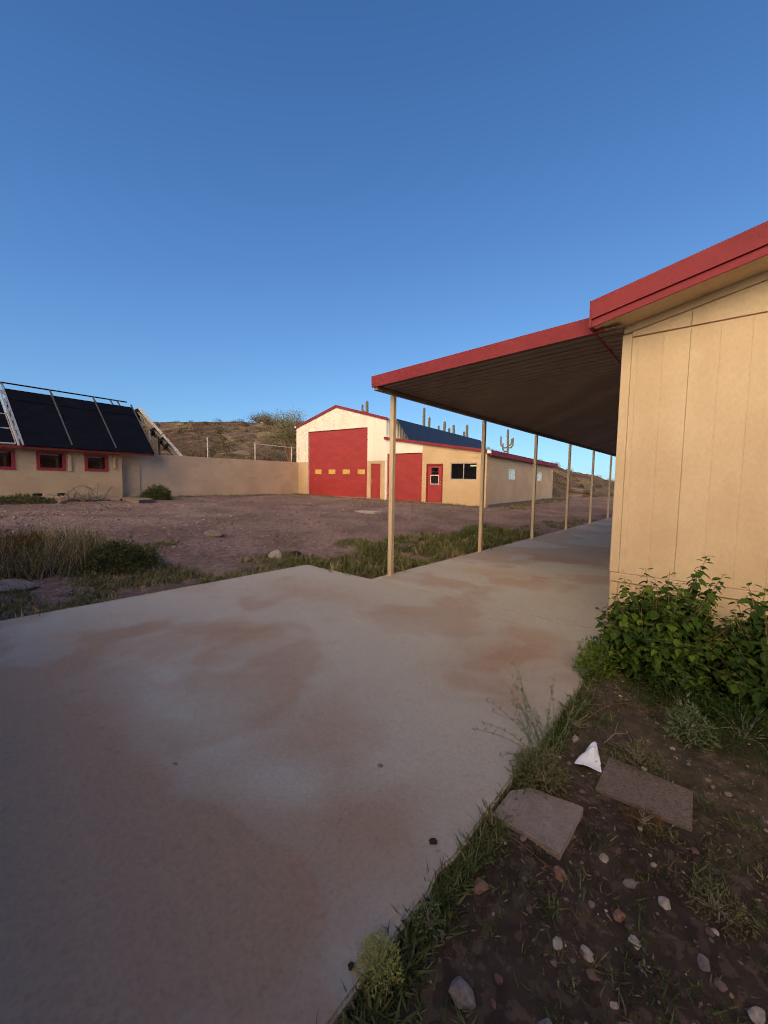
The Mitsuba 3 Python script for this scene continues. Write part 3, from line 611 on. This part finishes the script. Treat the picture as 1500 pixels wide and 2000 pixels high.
tree(-54.0, 35.5, 1.3, 1.5, 8, 'round skyline bush left of the wispy tree', 'm_olive', 'hill_bush', 2200, .22)
tree(-60.5, 38.0, 1.1, 1.5, 9, 'low dark bush on the far left skyline', 'm_scrub', 'hill_bush', 1300, .22)
tree(-28.6, 15.6, 1.3, 1.3, 10, 'green creosote bush on the slope behind the yard wall', 'm_scrub', 'hill_bush', 2200, .2)
def shrub(base, label, x, y, z, rx, rz, n, size, leafm, seed, leaf=LANCE, cat_='shrub', tw=24, twm='m_bark', hollow=.45):
    rg = np.random.default_rng(seed); key = thing(base, label, cat_)
    put('stem', twigs(rg, (x, y, z), rx * .9, rz * .9, tw, .012 * max(rx, .3)), twm, key)
    put('foliage', shrub_mesh(rg, (x, y, z), rx, rz, n, size, leaf, hollow), leafm, key)
    return key
gx, gy_, _ = G(-18.98, 9.30)
shrub('round_shrub', 'rounded dark green shrub at the foot of the tan yard wall', gx, gy_, gz(gx, gy_) + .02, .60, .58, 2600, .12, 'm_scrub', 21)
# dry heap, sticks and stones along the small house
gx, gy_, _ = G(-19.25, 6.6); key = thing('dry_plant', 'grey dried spiky plant slumped below the house windows', 'plant')
rg = np.random.default_rng(31); d = sph(rg, 260); d[:, 2] = np.abs(d[:, 2]) * .55
put('foliage', scatter(BLADE[0] * [1.6, 1, 1], BLADE[1], np.tile([gx, gy_, gz(gx, gy_)], (260, 1)) + rnd(rg, 260) * [.18, .3, .03], d, sph(rg, 260), rg.uniform(.35, .75, 260)), 'm_twig_grey', key)
arch = [np.array(G(-19.35, 5.95 + 1.0 * t, .62 + .42 * math.sin(t * 2.6) + .1)) for t in np.linspace(0, 1, 9)]
put('branch', tube(arch, .028, 5), 'm_twig_grey', key)
for i, (y0_, y1_, z1_, tx) in enumerate(((7.05, 7.45, 1.22, 'steeper grey stick leaning on the small house wall'), (7.3, 8.0, 1.08, 'lower grey stick leaning on the small house wall'))):
    k = put('stick', tube([G(-19.3, y0_, .62), G(-19.8, (y0_ + y1_) / 2, .90), G(-20.25, y1_, z1_)], [.03, .026, .018], 6), 'm_twig_grey'); lab(k, tx, 'stick')
gx, gy_, _ = G(-19.0, 4.6); shrub('dark_shrub', 'low dark bush at the left foot of the small house', gx, gy_, gz(gx, gy_), 1.0, .28, 1500, .12, 'm_scrub', 41)

# ------------------------------------------------------------------ stones
def stone(x, y, r, m, label, seed, flat=.6, group=None, sub=2, sink=.3):
    rg = np.random.default_rng(seed); k = put('stone', rotz(rock(rg, r, flat, sub), rg.uniform(0, 6)), m, tw=None)
    v = scene[k]; v['to_world'] = T().translate([x, y, gz(x, y) + r * flat * (1 - sink) * .8]); lab(k, label, 'stone', group); return k
rg = np.random.default_rng(50)
for i in range(13):
    q = G(-18.6 + rg.uniform(-.5, .4), 3.4 + i * .42 + rg.uniform(-.1, .1)); stone(q[0], q[1], rg.uniform(.07, .17), 'm_rock_red', 'dark stone in the row along the foot of the small house', 100 + i, group='stones along the small house')
stone(-6.72, 4.60, .19, 'm_rock_pale', 'pinkish flat stone by the far corner of the driveway', 60, .45)
stone(-6.55, 4.95, .12, 'm_rock_dark', 'dark stone behind the pinkish flat one', 61)
stone(-9.2, 4.6, .22, 'm_rock_grey', 'grey stone far out in the weeds left of the driveway', 62, .5)
stone(-7.30, .84, .34, 'm_rock_grey', 'broad flat grey rock among weeds at the left edge', 63, .22, sink=1.1)
stone(-4.62, 5.10, .09, 'm_rock_grey', 'small grey stone at the foot of the first carport post', 64)
stone(-4.42, 4.78, .07, 'm_rock_dark', 'dark stone wedged in the corner between the slabs', 65)
for i, (x, y, r, m, tx) in enumerate([
    (-.335, 1.304, .030, 'm_rock_pale', 'whitish pebble, left one of a pair in the dark dirt'), (-.256, 1.343, .027, 'm_rock_pale', 'tan pebble, right one of a pair in the dark dirt'),
    (-.507, .976, .048, 'm_rock_grey', 'oval grey stone low in the dark dirt near the frame edge'), (-.293, 1.751, .03, 'm_rock_pale', 'whitish pebble just right of the small paver'),
    (-.609, 1.305, .042, 'm_rock_red', 'reddish stone beside the driveway edge'), (-.407, 1.560, .038, 'm_rock_red', 'rusty broken lump at the tip of the small paver'),
    (-.147, 1.492, .028, 'm_rock_pale', 'pale flat stone right of the pebble pair'), (-.203, 1.552, .032, 'm_rock_red', 'pink stone up the dirt from the pebble pair'),
    (-.193, 1.708, .028, 'm_rock_grey', 'grey pebble between the two pavers'), (.03, 1.567, .035, 'm_rock_grey', 'grey stone near the right edge of the dirt'),
    (.154, 1.512, .03, 'm_rock_pale', 'whitish pebble in the far right corner of the dirt'), (-.083, 1.699, .026, 'm_rock_pale', 'pale pebble in the middle of the dirt'),
    (-.63, 2.62, .05, 'm_rock_grey', 'grey stone in the hollow beside the driveway edge, above the paper'), (-.60, 2.48, .035, 'm_rock_pale', 'pale stone in the hollow below the grey one'),
    (-.28, 1.05, .04, 'm_rock_grey', 'dark grey stone near the bottom of the dirt'), (-.12, 1.22, .045, 'm_rock_red', 'brown stone near the bottom right of the dirt')]):
    stone(x, y, r * (.86 if i % 3 else .72), m, tx, 70 + i, (.5, .62, .75)[i % 3], sink=(.75, 1.0, .6, .9)[i % 4])
k = put('stone', rotz(rock(np.random.default_rng(91), .017, .7), 1), 'm_rock_dark', tw=T().translate([-.833, 1.317, .009])); lab(k, 'small black stone lying on the driveway near its edge', 'stone')
k = put('stone', rotz(rock(np.random.default_rng(92), .014, .45), 1), 'm_rock_grey', tw=T().translate([-1.289, 1.511, .005])); lab(k, 'small grey stone lying out on the open driveway', 'stone')
k = put('stone', rotz(rock(np.random.default_rng(93), .012, .6), 1), 'm_rock_dark', tw=T().translate([-.783, .80, .006])); lab(k, 'dark pebble on the driveway beside the pale green clump', 'stone')
# loose gravel
rg = np.random.default_rng(12); ico = trimesh.creation.icosphere(subdivisions=1); base_s = [rock(rg, 1.0, .6, 1) for _ in range(6)]
def gravel(n, fx, rmin, rmax, name, label, cols):
    vs, fs, cs, at = [], [], [], 0
    x, y = fx(n); n = len(x); z = ground_z(x, y)
    for i in range(n):
        b = base_s[i % 6]; r = rmin * (rmax / rmin) ** (rg.random() ** 2.2); a = rg.uniform(0, 6.28); c, s = math.cos(a), math.sin(a)
        v = b.vertices * r; v = np.stack([v[:, 0] * c - v[:, 1] * s, v[:, 0] * s + v[:, 1] * c, v[:, 2]], 1) + [x[i], y[i], z[i] + r * .2]
        vs.append(v); fs.append(b.faces + at); at += len(v); cs.append(np.tile(cols[rg.integers(0, len(cols))] * rg.uniform(.75, 1.2), (len(v), 1)))
    put(name, trimesh.Trimesh(np.vstack(vs), np.vstack(fs), process=False), 'm_vcol', color=np.vstack(cs)); lab(name, label, 'gravel', kind='stuff')
COLS = np.array([[.26, .18, .15], [.33, .25, .21], [.20, .12, .095], [.42, .35, .30], [.17, .14, .13]])
def near_dirt(n):
    x = rg.uniform(-.72, 1.1, n); y = rg.uniform(.5, 4.3, n); keep = x > -.70; return x[keep], y[keep]
gravel(1500, near_dirt, .003, .020, 'gravel', 'small stones strewn over the dark dirt strip', COLS * np.array([[.7], [.6], [.7], [.8], [.7]]))
def yard(n):
    r = rg.uniform(0, 1, n); xg = -22 + 15 * rg.uniform(0, 1, n); d = 2 + 17 * rg.uniform(0, 1, n) ** 1.3
    p = np.array([G(a, b)[:2] for a, b in zip(xg, d)]); x, y = p[:, 0], p[:, 1]; keep = ((x < -5.7) | (y > 4.7)) & (x < -4.3); return x[keep], y[keep]
gravel(3600, yard, .010, .055, 'yard_gravel', 'loose stones scattered over the bare yard', COLS * .72)
k = put('pale_patch', exy(Polygon([G(-9.6, 12.0)[:2], G(-9.1, 11.75)[:2], G(-8.6, 11.95)[:2], G(-8.5, 12.3)[:2], G(-9.0, 12.5)[:2], G(-9.5, 12.35)[:2]]), gz(*G(-9.1, 12.1)[:2]) - .06, gz(*G(-9.1, 12.1)[:2]) + .035), 'm_rock_pale'); lab(k, 'pale flat broken slab lying alone in the bare yard', 'slab')

# ------------------------------------------------------------------ pavers, paper, twigs beside the driveway
mat('m_paver_pale', proc(rocky((.21, .165, .14), (.29, .235, .20))), .9, .2)
def paver(pts, z0, z1, label, m_='m_paver'):
    m = exy(Polygon(pts).buffer(-.006).buffer(.006), z0, z1); k = put('paver', m, m_); lab(k, label, 'paver')
paver([(-.712, 1.612), (-.708, 1.80), (-.645, 1.885), (-.415, 1.93), (-.424, 1.615)], -.07, .004, 'grey rectangular paver touching the driveway edge', 'm_paver_pale')
paver([(-.412, 2.13), (-.411, 2.44), (-.041, 2.435), (-.03, 2.15)], -.075, -.024, 'brownish square paver set in the dirt beside the paper')
# a torn sheet of paper: broad curled near edge, pointed far corner, one fold across it
U, V = np.meshgrid(np.linspace(0, 1, 17), np.linspace(0, 1, 17), indexing='ij')
Lc, Rc, Ap = np.array([-.541, 2.242, .004]), np.array([-.416, 2.285, .008]), np.array([-.497, 2.495, .018])
wd = (1 - V) ** .8 * .97 + .03
mid = (Lc * (1 - U)[..., None] + Rc * U[..., None])
P4 = Ap * V[..., None] + mid * (1 - V)[..., None] + ((U - .5) * (wd - (1 - V)))[..., None] * (Rc - Lc)
P4[..., 1] -= .016 * np.sin(U * np.pi) * (1 - V)
crest = np.clip(1 - np.abs((V - .30 - .42 * U) / .34), 0, 1)
P4[..., 2] += .036 * crest * np.sin(np.clip(U, 0, 1) * np.pi) ** .6 + .016 * np.sin(U * 4 + V * 3) * (1 - V) * U + .006 * np.sin(V * 9 + U * 5) - .022
i, j = np.meshgrid(np.arange(16), np.arange(16), indexing='ij'); a = (i * 17 + j).ravel()
pm = trimesh.Trimesh(P4.reshape(-1, 3), np.vstack([np.stack([a, a + 17, a + 18], 1), np.stack([a, a + 18, a + 1], 1)]), process=False)
k = put('paper', pm, 'm_paper', smooth=True); lab(k, 'crumpled white sheet of paper on the dirt beside the driveway', 'paper')
def twig(pts, r, m, label, side=()):
    pts = [(x, y, gz(x, y) + h) for x, y, h in pts]; r = r * .62; ms = [tube(pts, np.linspace(r, r * .35, len(pts)), 6)]
    for (k_, dx, dy, dz) in side: b = np.array(pts[k_]); ms.append(tube([b, b + [dx * .5, dy * .6, dz], b + [dx, dy, dz * 1.1]], [r * .5, r * .4, r * .2], 5))
    k = put('twig', cat(ms), m); lab(k, label, 'twig')
twig([(-.60, 2.70, .01), (-.56, 2.80, .045), (-.50, 2.92, .06), (-.42, 3.02, .05), (-.30, 3.10, .02), (-.22, 3.14, .0)], .006, 'm_red_twig', 'arched reddish twig on the dirt below the leafy bush', [(2, .02, .14, .03), (1, -.10, .06, .03), (3, .03, -.12, -.02)])
twig([(-.63, 1.56, .012), (-.56, 1.555, .02), (-.48, 1.55, .016), (-.415, 1.555, .008)], .005, 'm_red_twig', 'thin red twig along the near side of the small paver', [(1, .03, -.06, .0)])
twig([(-.46, 2.55, .01), (-.42, 2.62, .05), (-.36, 2.66, .06), (-.33, 2.60, .05)], .004, 'm_twig_grey', 'curled grey twig beside the tip of the paper', [(1, .0, .1, .03)])
k = put('dead_leaf', scatter(HEART[0], HEART[1], [(-1.10, 2.78, .006)], [(1, .3, 0)], [(0, .2, 1)], [.035]), 'm_bark'); lab(k, 'small dark leaf lying on the driveway near the bush', 'leaf')
k = put('dead_leaf', scatter(HEART[0], HEART[1], [(-2.10, .81, .005)], [(1, .6, 0)], [(0, .2, 1)], [.028]), 'm_bark'); lab(k, 'tiny dark leaf alone on the open driveway', 'leaf')

# ------------------------------------------------------------------ leafy bushes at the house wall
LEAF_MESH = [mikit.ply(trimesh.Trimesh(HEART[0] * [s, 1, k], HEART[1], process=False), m, smooth=False) for s, k in ((1.0, 1.0), (.85, 1.8), (1.12, .6)) for m in ('m_leaf', 'm_leaf_light', 'm_leaf_dark')]
def bush(label, stems, seed, part_n, leaf=.068, dark=.25):
    rg = np.random.default_rng(seed); key = thing('leafy_bush', label, 'bush'); tubes, lv = [], []
    for (bx, by, tx, ty, tz) in stems:
        zb = gz(bx, by) - .01; n = 12; t = np.linspace(0, 1, n)[:, None]
        p = np.array([bx, by, zb]) * (1 - t) + np.array([tx, ty, tz]) * t + np.array([(tx - bx), (ty - by), 0]) * (.28 * np.sin(t * np.pi)) * -.6 + np.array([0, 0, .10 * tz]) * np.sin(t * np.pi) + rg.normal(size=3) * .015 * np.sin(t * 3)
        tubes.append(tube(p, np.linspace(.006, .0018, n), 5)); L = np.linalg.norm(np.array([tx - bx, ty - by, tz - zb]))
        nodes = max(5, int(L / .034))
        for q in range(nodes):
            s = .16 + .84 * (q + rg.uniform(0, .5)) / nodes; s = min(s, 1.0); f = s * (n - 1); i0 = min(int(f), n - 2); b = p[i0] + (p[i0 + 1] - p[i0]) * (f - i0)
            a0 = q * 1.57 + rg.uniform(-.4, .4)
            for h in (0, math.pi):
                if rg.random() < .12: continue
                a = a0 + h; d = np.array([math.cos(a), math.sin(a), rg.uniform(-1.3, -.15) if s < .9 else rg.uniform(-.5, .5)])
                sz = leaf * rg.uniform(.75, 1.3) * (1.0 if s < .85 else .62)
                lv.append((b + d * .012, d, np.array([.35 * math.cos(a) + .25 * rg.normal(), .35 * math.sin(a) + .25 * rg.normal(), 1]), sz, s))
    put('stem', cat(tubes), 'm_bark', key)
    front = sorted(range(len(lv)), key=lambda i: lv[i][0][1] * .8 - lv[i][0][2] * .35 + rg.uniform(0, .12)); chosen = set(front[:part_n])
    groups = {}
    for i, (b, d, u, sz, s) in enumerate(lv):
        tone = 2 if rg.random() < dark else (1 if rg.random() < .30 and s > .3 else 0)
        if i in chosen:
            k = numbered(key + '__leaf'); scene[k] = {**LEAF_MESH[3 * int(rg.integers(0, 3)) + tone], 'to_world': frame(b, d, u, sz)}
        else: groups.setdefault(('m_leaf', 'm_leaf_light', 'm_leaf_dark')[tone], []).append((b, d, u, sz))
    for m, q in groups.items():
        k = put('leaves', scatter(HEART[0], HEART[1], *[np.array([e[j] for e in q]) for j in range(3)], np.array([e[3] for e in q])), m, key); labels[k] = {'kind': 'stuff'}
    return key
rg = np.random.default_rng(77)
def stems(c, tips, extra, spread, hmax):
    out = []
    for (x, y, z) in tips: out.append((c[0] + (x - c[0]) * .45 + rg.uniform(-.06, .06), c[1] + rg.uniform(-.12, .12), x, y, z))
    for _ in range(extra):
        a = rg.uniform(0, 6.28); r = math.sqrt(rg.random()); x, y = c[0] + spread[0] * r * math.cos(a), c[1] + spread[1] * r * math.sin(a)
        if y > 4.55: y = 4.55
        h = hmax * (1 - .55 * r ** 2) * rg.uniform(.6, 1.0); out.append((c[0] + (x - c[0]) * .5, c[1] + (y - c[1]) * .5, x, y, h))
    return out
bush('dense green broad-leaved bush at the corner of the mobile home', stems((-.34, 3.88), [(-.80, 4.0, .36), (-.72, 4.08, .50), (-.655, 4.1, .66), (-.51, 4.12, .76), (-.33, 4.1, .77), (-.42, 4.0, .70), (-.09, 4.15, .93), (-.16, 4.1, .80), (-.05, 4.1, .72), (.02, 4.12, .80), (-.25, 4.0, .70)], 150, (.52, .72), .76), 78, 190)
bush('darker broad-leaved bush against the house wall at the right edge', stems((.32, 3.86), [(.155, 4.1, .75), (.10, 4.05, .62), (.26, 4.12, .74), (.33, 4.1, .70), (.42, 4.1, .72), (.2, 4.2, .60)], 130, (.46, .78), .70), 79, 110, dark=.55)
# small plants along the bed
def herb(base, label, x, y, rx, rz, n, size, m, seed, leaf=LANCE, hollow=.25, tw=16): return shrub(base, label, x, y, gz(x, y), rx, rz, n, size, m, seed, leaf, 'plant', tw, 'm_twig_grey', hollow)
herb('green_herb', 'small bright green plant at the driveway edge left of the bush', -.70, 3.42, .15, .27, 900, .045, 'm_leaf_light', 81)
herb('green_herb', 'leafy green seedling below the house corner', -.72, 3.78, .14, .22, 420, .055, 'm_leaf', 82)
herb('sage_plant', 'pale grey-green sage plant under the right side of the bush', -.09, 2.95, .13, .22, 800, .04, 'm_sage', 83)
herb('green_herb', 'mid green fine-leaved plant in front of the leafy bush', -.18, 3.38, .30, .26, 1800, .035, 'm_leaf_dark', 84)
herb('green_herb', 'dark fine-leaved plant at the right edge below the bushes', .16, 3.15, .34, .24, 1900, .035, 'm_leaf_dark', 85)
herb('pale_clump', 'pale yellow-green clump overhanging the near driveway edge', -.715, .85, .072, .13, 1900, .016, 'm_sage_pale', 86)
herb('sage_plant', 'little blue-green sprig beside the near driveway edge', -.675, 1.06, .05, .10, 260, .022, 'm_sage', 87)
herb('weed_clump', 'weedy green clump between the small paver and the driveway', -.63, 1.98, .15, .13, 1100, .028, 'm_olive', 88)
herb('weed_clump', 'olive weed clump growing at the far side of the square paver', -.28, 2.50, .13, .11, 500, .024, 'm_olive', 89)
herb('weed_clump', 'yellowish mossy weed in the dirt at the right', .06, 1.80, .11, .07, 700, .018, 'm_olive', 90)
herb('weed_clump', 'rusty little weed between the pavers', -.20, 2.06, .09, .05, 420, .016, 'm_rusty', 94)
# tall feathery weed bent over the driveway edge
key = thing('feathery_weed', 'thin feathery grey-green weed standing at the driveway edge', 'weed'); rg = np.random.default_rng(95); tb, pp, dd = [], [], []
for i in range(26):
    a = rg.uniform(0, 6.28); e = np.array([-.72 + .22 * rg.normal() * .6 - .03, 2.22 + .20 * rg.normal(), rg.uniform(.14, .34)])
    t = np.linspace(0, 1, 9)[:, None]; p = np.array([-.69 + .04 * rg.normal(), 2.17 + .07 * rg.normal(), -.05]) * (1 - t) + e * t + np.array([0, 0, .04]) * np.sin(t * np.pi)
    tb.append(tube(p, np.linspace(.0022, .0007, 9), 3))
    for q in p[2:]:
        for _ in range(4): pp.append(q + rg.normal(size=3) * .004); dd.append(rg.normal(size=3) + [0, 0, .7])
t = np.linspace(0, 1, 12)[:, None]; p = np.array([-.66, 2.45, -.04]) * (1 - t) + np.array([-.63, 2.72, .30]) * t
tb.append(tube(p, np.linspace(.003, .001, 12), 4))
for q in p[2:]:
    for _ in range(7): pp.append(q + rg.normal(size=3) * .005); dd.append(rg.normal(size=3) + [0, 0, .5])
put('stem', cat(tb), 'm_sage', key); put('foliage', scatter(LANCE[0], LANCE[1], pp, dd, sph(rg, len(pp)), rg.uniform(.012, .026, len(pp))), 'm_sage', key)
# two upright dry stalks by the reddish stone
twig([(-.655, 1.33, .0), (-.66, 1.36, .06), (-.66, 1.40, .12), (-.655, 1.43, .17)], .004, 'm_olive', 'upright straw-coloured stalk between the driveway and the reddish stone', [(2, .02, .02, .04)])

# ------------------------------------------------------------------ ground cover
GRN = np.array([[.095, .125, .048], [.13, .15, .06], [.070, .092, .036], [.15, .145, .07], [.20, .17, .095], [.32, .25, .15]])
def cover(name, label, spots, seed, leaf=BLADE, wts=(3, 3, 3, 2, 1, 1), up=1.0):
    """spots: rows of x, y, tuft radius, height, pieces."""
    rg = np.random.default_rng(seed); w = np.array(wts, float) / sum(wts); P_, D_, S_, C_ = [], [], [], []
    spots = np.array(spots); z = ground_z(spots[:, 0], spots[:, 1])
    for (x, y, r, h, n), zz in zip(spots, z):
        n = int(n); c = GRN[rg.choice(6, p=w)] * rg.uniform(.65, 1.2)
        P_.append(np.stack([x + rg.normal(size=n) * r, y + rg.normal(size=n) * r, np.full(n, zz - .005)], 1)); D_.append(np.stack([rg.normal(size=n) * .6, rg.normal(size=n) * .6, np.full(n, up)], 1))
        S_.append(h * rg.uniform(.5, 1.25, n)); C_.append(np.repeat(c[None] * rg.uniform(.8, 1.2, (n, 1)), len(leaf[0]), 0))
    m = scatter(leaf[0], leaf[1], np.vstack(P_), np.vstack(D_), sph(rg, sum(map(len, P_))), np.concatenate(S_))
    put(name, m, 'm_blades', color=np.vstack(C_)); lab(name, label, 'weeds', kind='stuff')
rg = np.random.default_rng(14); sp = []
WIDE = (BLADE[0] * [3.2, 1, 1.3], BLADE[1])
def dens(x, y): return meshkit.fbm(np.stack([x * .9, y * .9, 0 * x], -1), 3, 11)
n = 5200; x = rg.uniform(-9.6, -5.62, n); y = rg.uniform(-1.5, 7.2, n); f = dens(x, y); off = -5.6 - x
lim = np.where(y < 3.6, 2.6, 1.5)
for a, b, q, o_, l in zip(x, y, f, off, lim):
    if q > .43 + .16 * (o_ / l) ** 2 and o_ < l * 1.35: sp.append((a, b, .07, rg.uniform(.03, .12), 12))
n = 2600; x = rg.uniform(-7.2, -4.1, n); y = rg.uniform(4.5, 12.5, n); f = dens(x * 1.4 + 9, y)
for a, b, q in zip(x, y, f):
    o_ = -4.1 - a
    if o_ > .05 and q > .34 + .14 * (o_ / 1.5) ** 2 and o_ < 2.3: sp.append((a, b, .07, rg.uniform(.07, .19), 15))
n = 500; x = rg.uniform(-5.6, -4.15, n); y = rg.uniform(12.5, 22, n)
for a, b in zip(x, y):
    if dens(np.array([a]), np.array([b]))[0] > .5: sp.append((a, b, .07, rg.uniform(.05, .12), 10))
cover('weeds', 'green weeds growing along the slab edges', sp, 15, WIDE, (3, 3, 3, 3, 2, 2))
sp = []
n = 420; x = rg.uniform(-9.0, -7.2, n); y = rg.uniform(.3, 2.6, n)
for a, b in zip(x, y):
    if ((a + 8.35) / .85) ** 2 + ((b - 1.35) / .85) ** 2 < 1: sp.append((a, b, .07, rg.uniform(.25, .62), 34))
cover('dry_grass', 'tall straw-coloured dry grass at the left edge of the yard', sp, 16, (BLADE[0] * [.55, 1, 1], BLADE[1]), (0, 0, 0, 1, 3, 5), 1.5)
shrub('dark_shrub', 'dark round weed bush beside the dry grass', -7.55, 2.2, gz(-7.55, 2.2), .55, .42, 2600, .085, 'm_scrub', 97)
shrub('dark_shrub', 'brownish dry bush in the tall dry grass at the left edge', -8.2, .95, gz(-8.2, .95), .6, .55, 2200, .08, 'm_rusty', 98)
# short weeds and litter in the dark dirt strip at the right
sp = []; n = 4200; x = np.where(rg.random(n) < .22, -.715 + .06 * rg.random(n), rg.uniform(-.70, 1.2, n)); y = rg.uniform(.45, 4.2, n); f = meshkit.fbm(np.stack([x * 3, y * 3, 0 * x], -1), 3, 21)
for a, b, q in zip(x, y, f):
    edge = max(0, 1 - (a + .70) / .12) * .14
    if q > .49 - edge and not (-.70 < a < -.40 and 1.60 < b < 1.9) and not (-.41 < a < -.02 and 2.1 < b < 2.43): sp.append((a, b, .02, rg.uniform(.016, .052) * (1.7 if a < -.62 else 1), 11))
cover('dirt_weeds', 'short dark weeds creeping over the dirt strip', sp, 17, WIDE, (3, 2, 4, 2, 1, 0), .5)
n = 5200; x = rg.uniform(-.69, 1.2, n); y = rg.uniform(.45, 4.2, n); f = meshkit.fbm(np.stack([x * 2.2, y * 2.2, 0 * x], -1), 3, 33); keep = f > .42; x, y = x[keep], y[keep]; n = len(x)
cl = np.array([[.16, .105, .07], [.10, .07, .05], [.22, .16, .10], [.07, .05, .038]])[rg.integers(0, 4, n)] * rg.uniform(.7, 1.2, (n, 1))
m = scatter(LANCE[0], LANCE[1], np.stack([x, y, ground_z(x, y) + .003], 1), np.stack([rg.normal(size=n), rg.normal(size=n), .12 * rg.normal(size=n)], 1), np.tile([0, 0, 1.0], (n, 1)) + .2 * rnd(rg, n), rg.uniform(.012, .035, n))
put('leaf_litter', m, 'm_blades', color=np.repeat(cl, len(LANCE[0]), 0)); lab('leaf_litter', 'dry leaf litter over the dirt strip', 'litter', kind='stuff')
# far-side weeds at the foot of the workshop and the wall
sp = []
for _ in range(900):
    u = rg.random()
    if u < .45: q = G(-7.1 + rg.normal() * .35 + .7, rg.uniform(20, 35))
    elif u < .75: q = G(rg.uniform(-21, -7.3), 19.6 - abs(rg.normal()) * .25)
    else: q = G(-20.6 + abs(rg.normal()) * .3, rg.uniform(9.6, 19.6))
    sp.append((q[0], q[1], .09, rg.uniform(.05, .16), 9))
cover('wall_weeds', 'sparse weeds at the foot of the workshop and yard wall', sp, 18, WIDE, (1, 2, 2, 3, 3, 2))
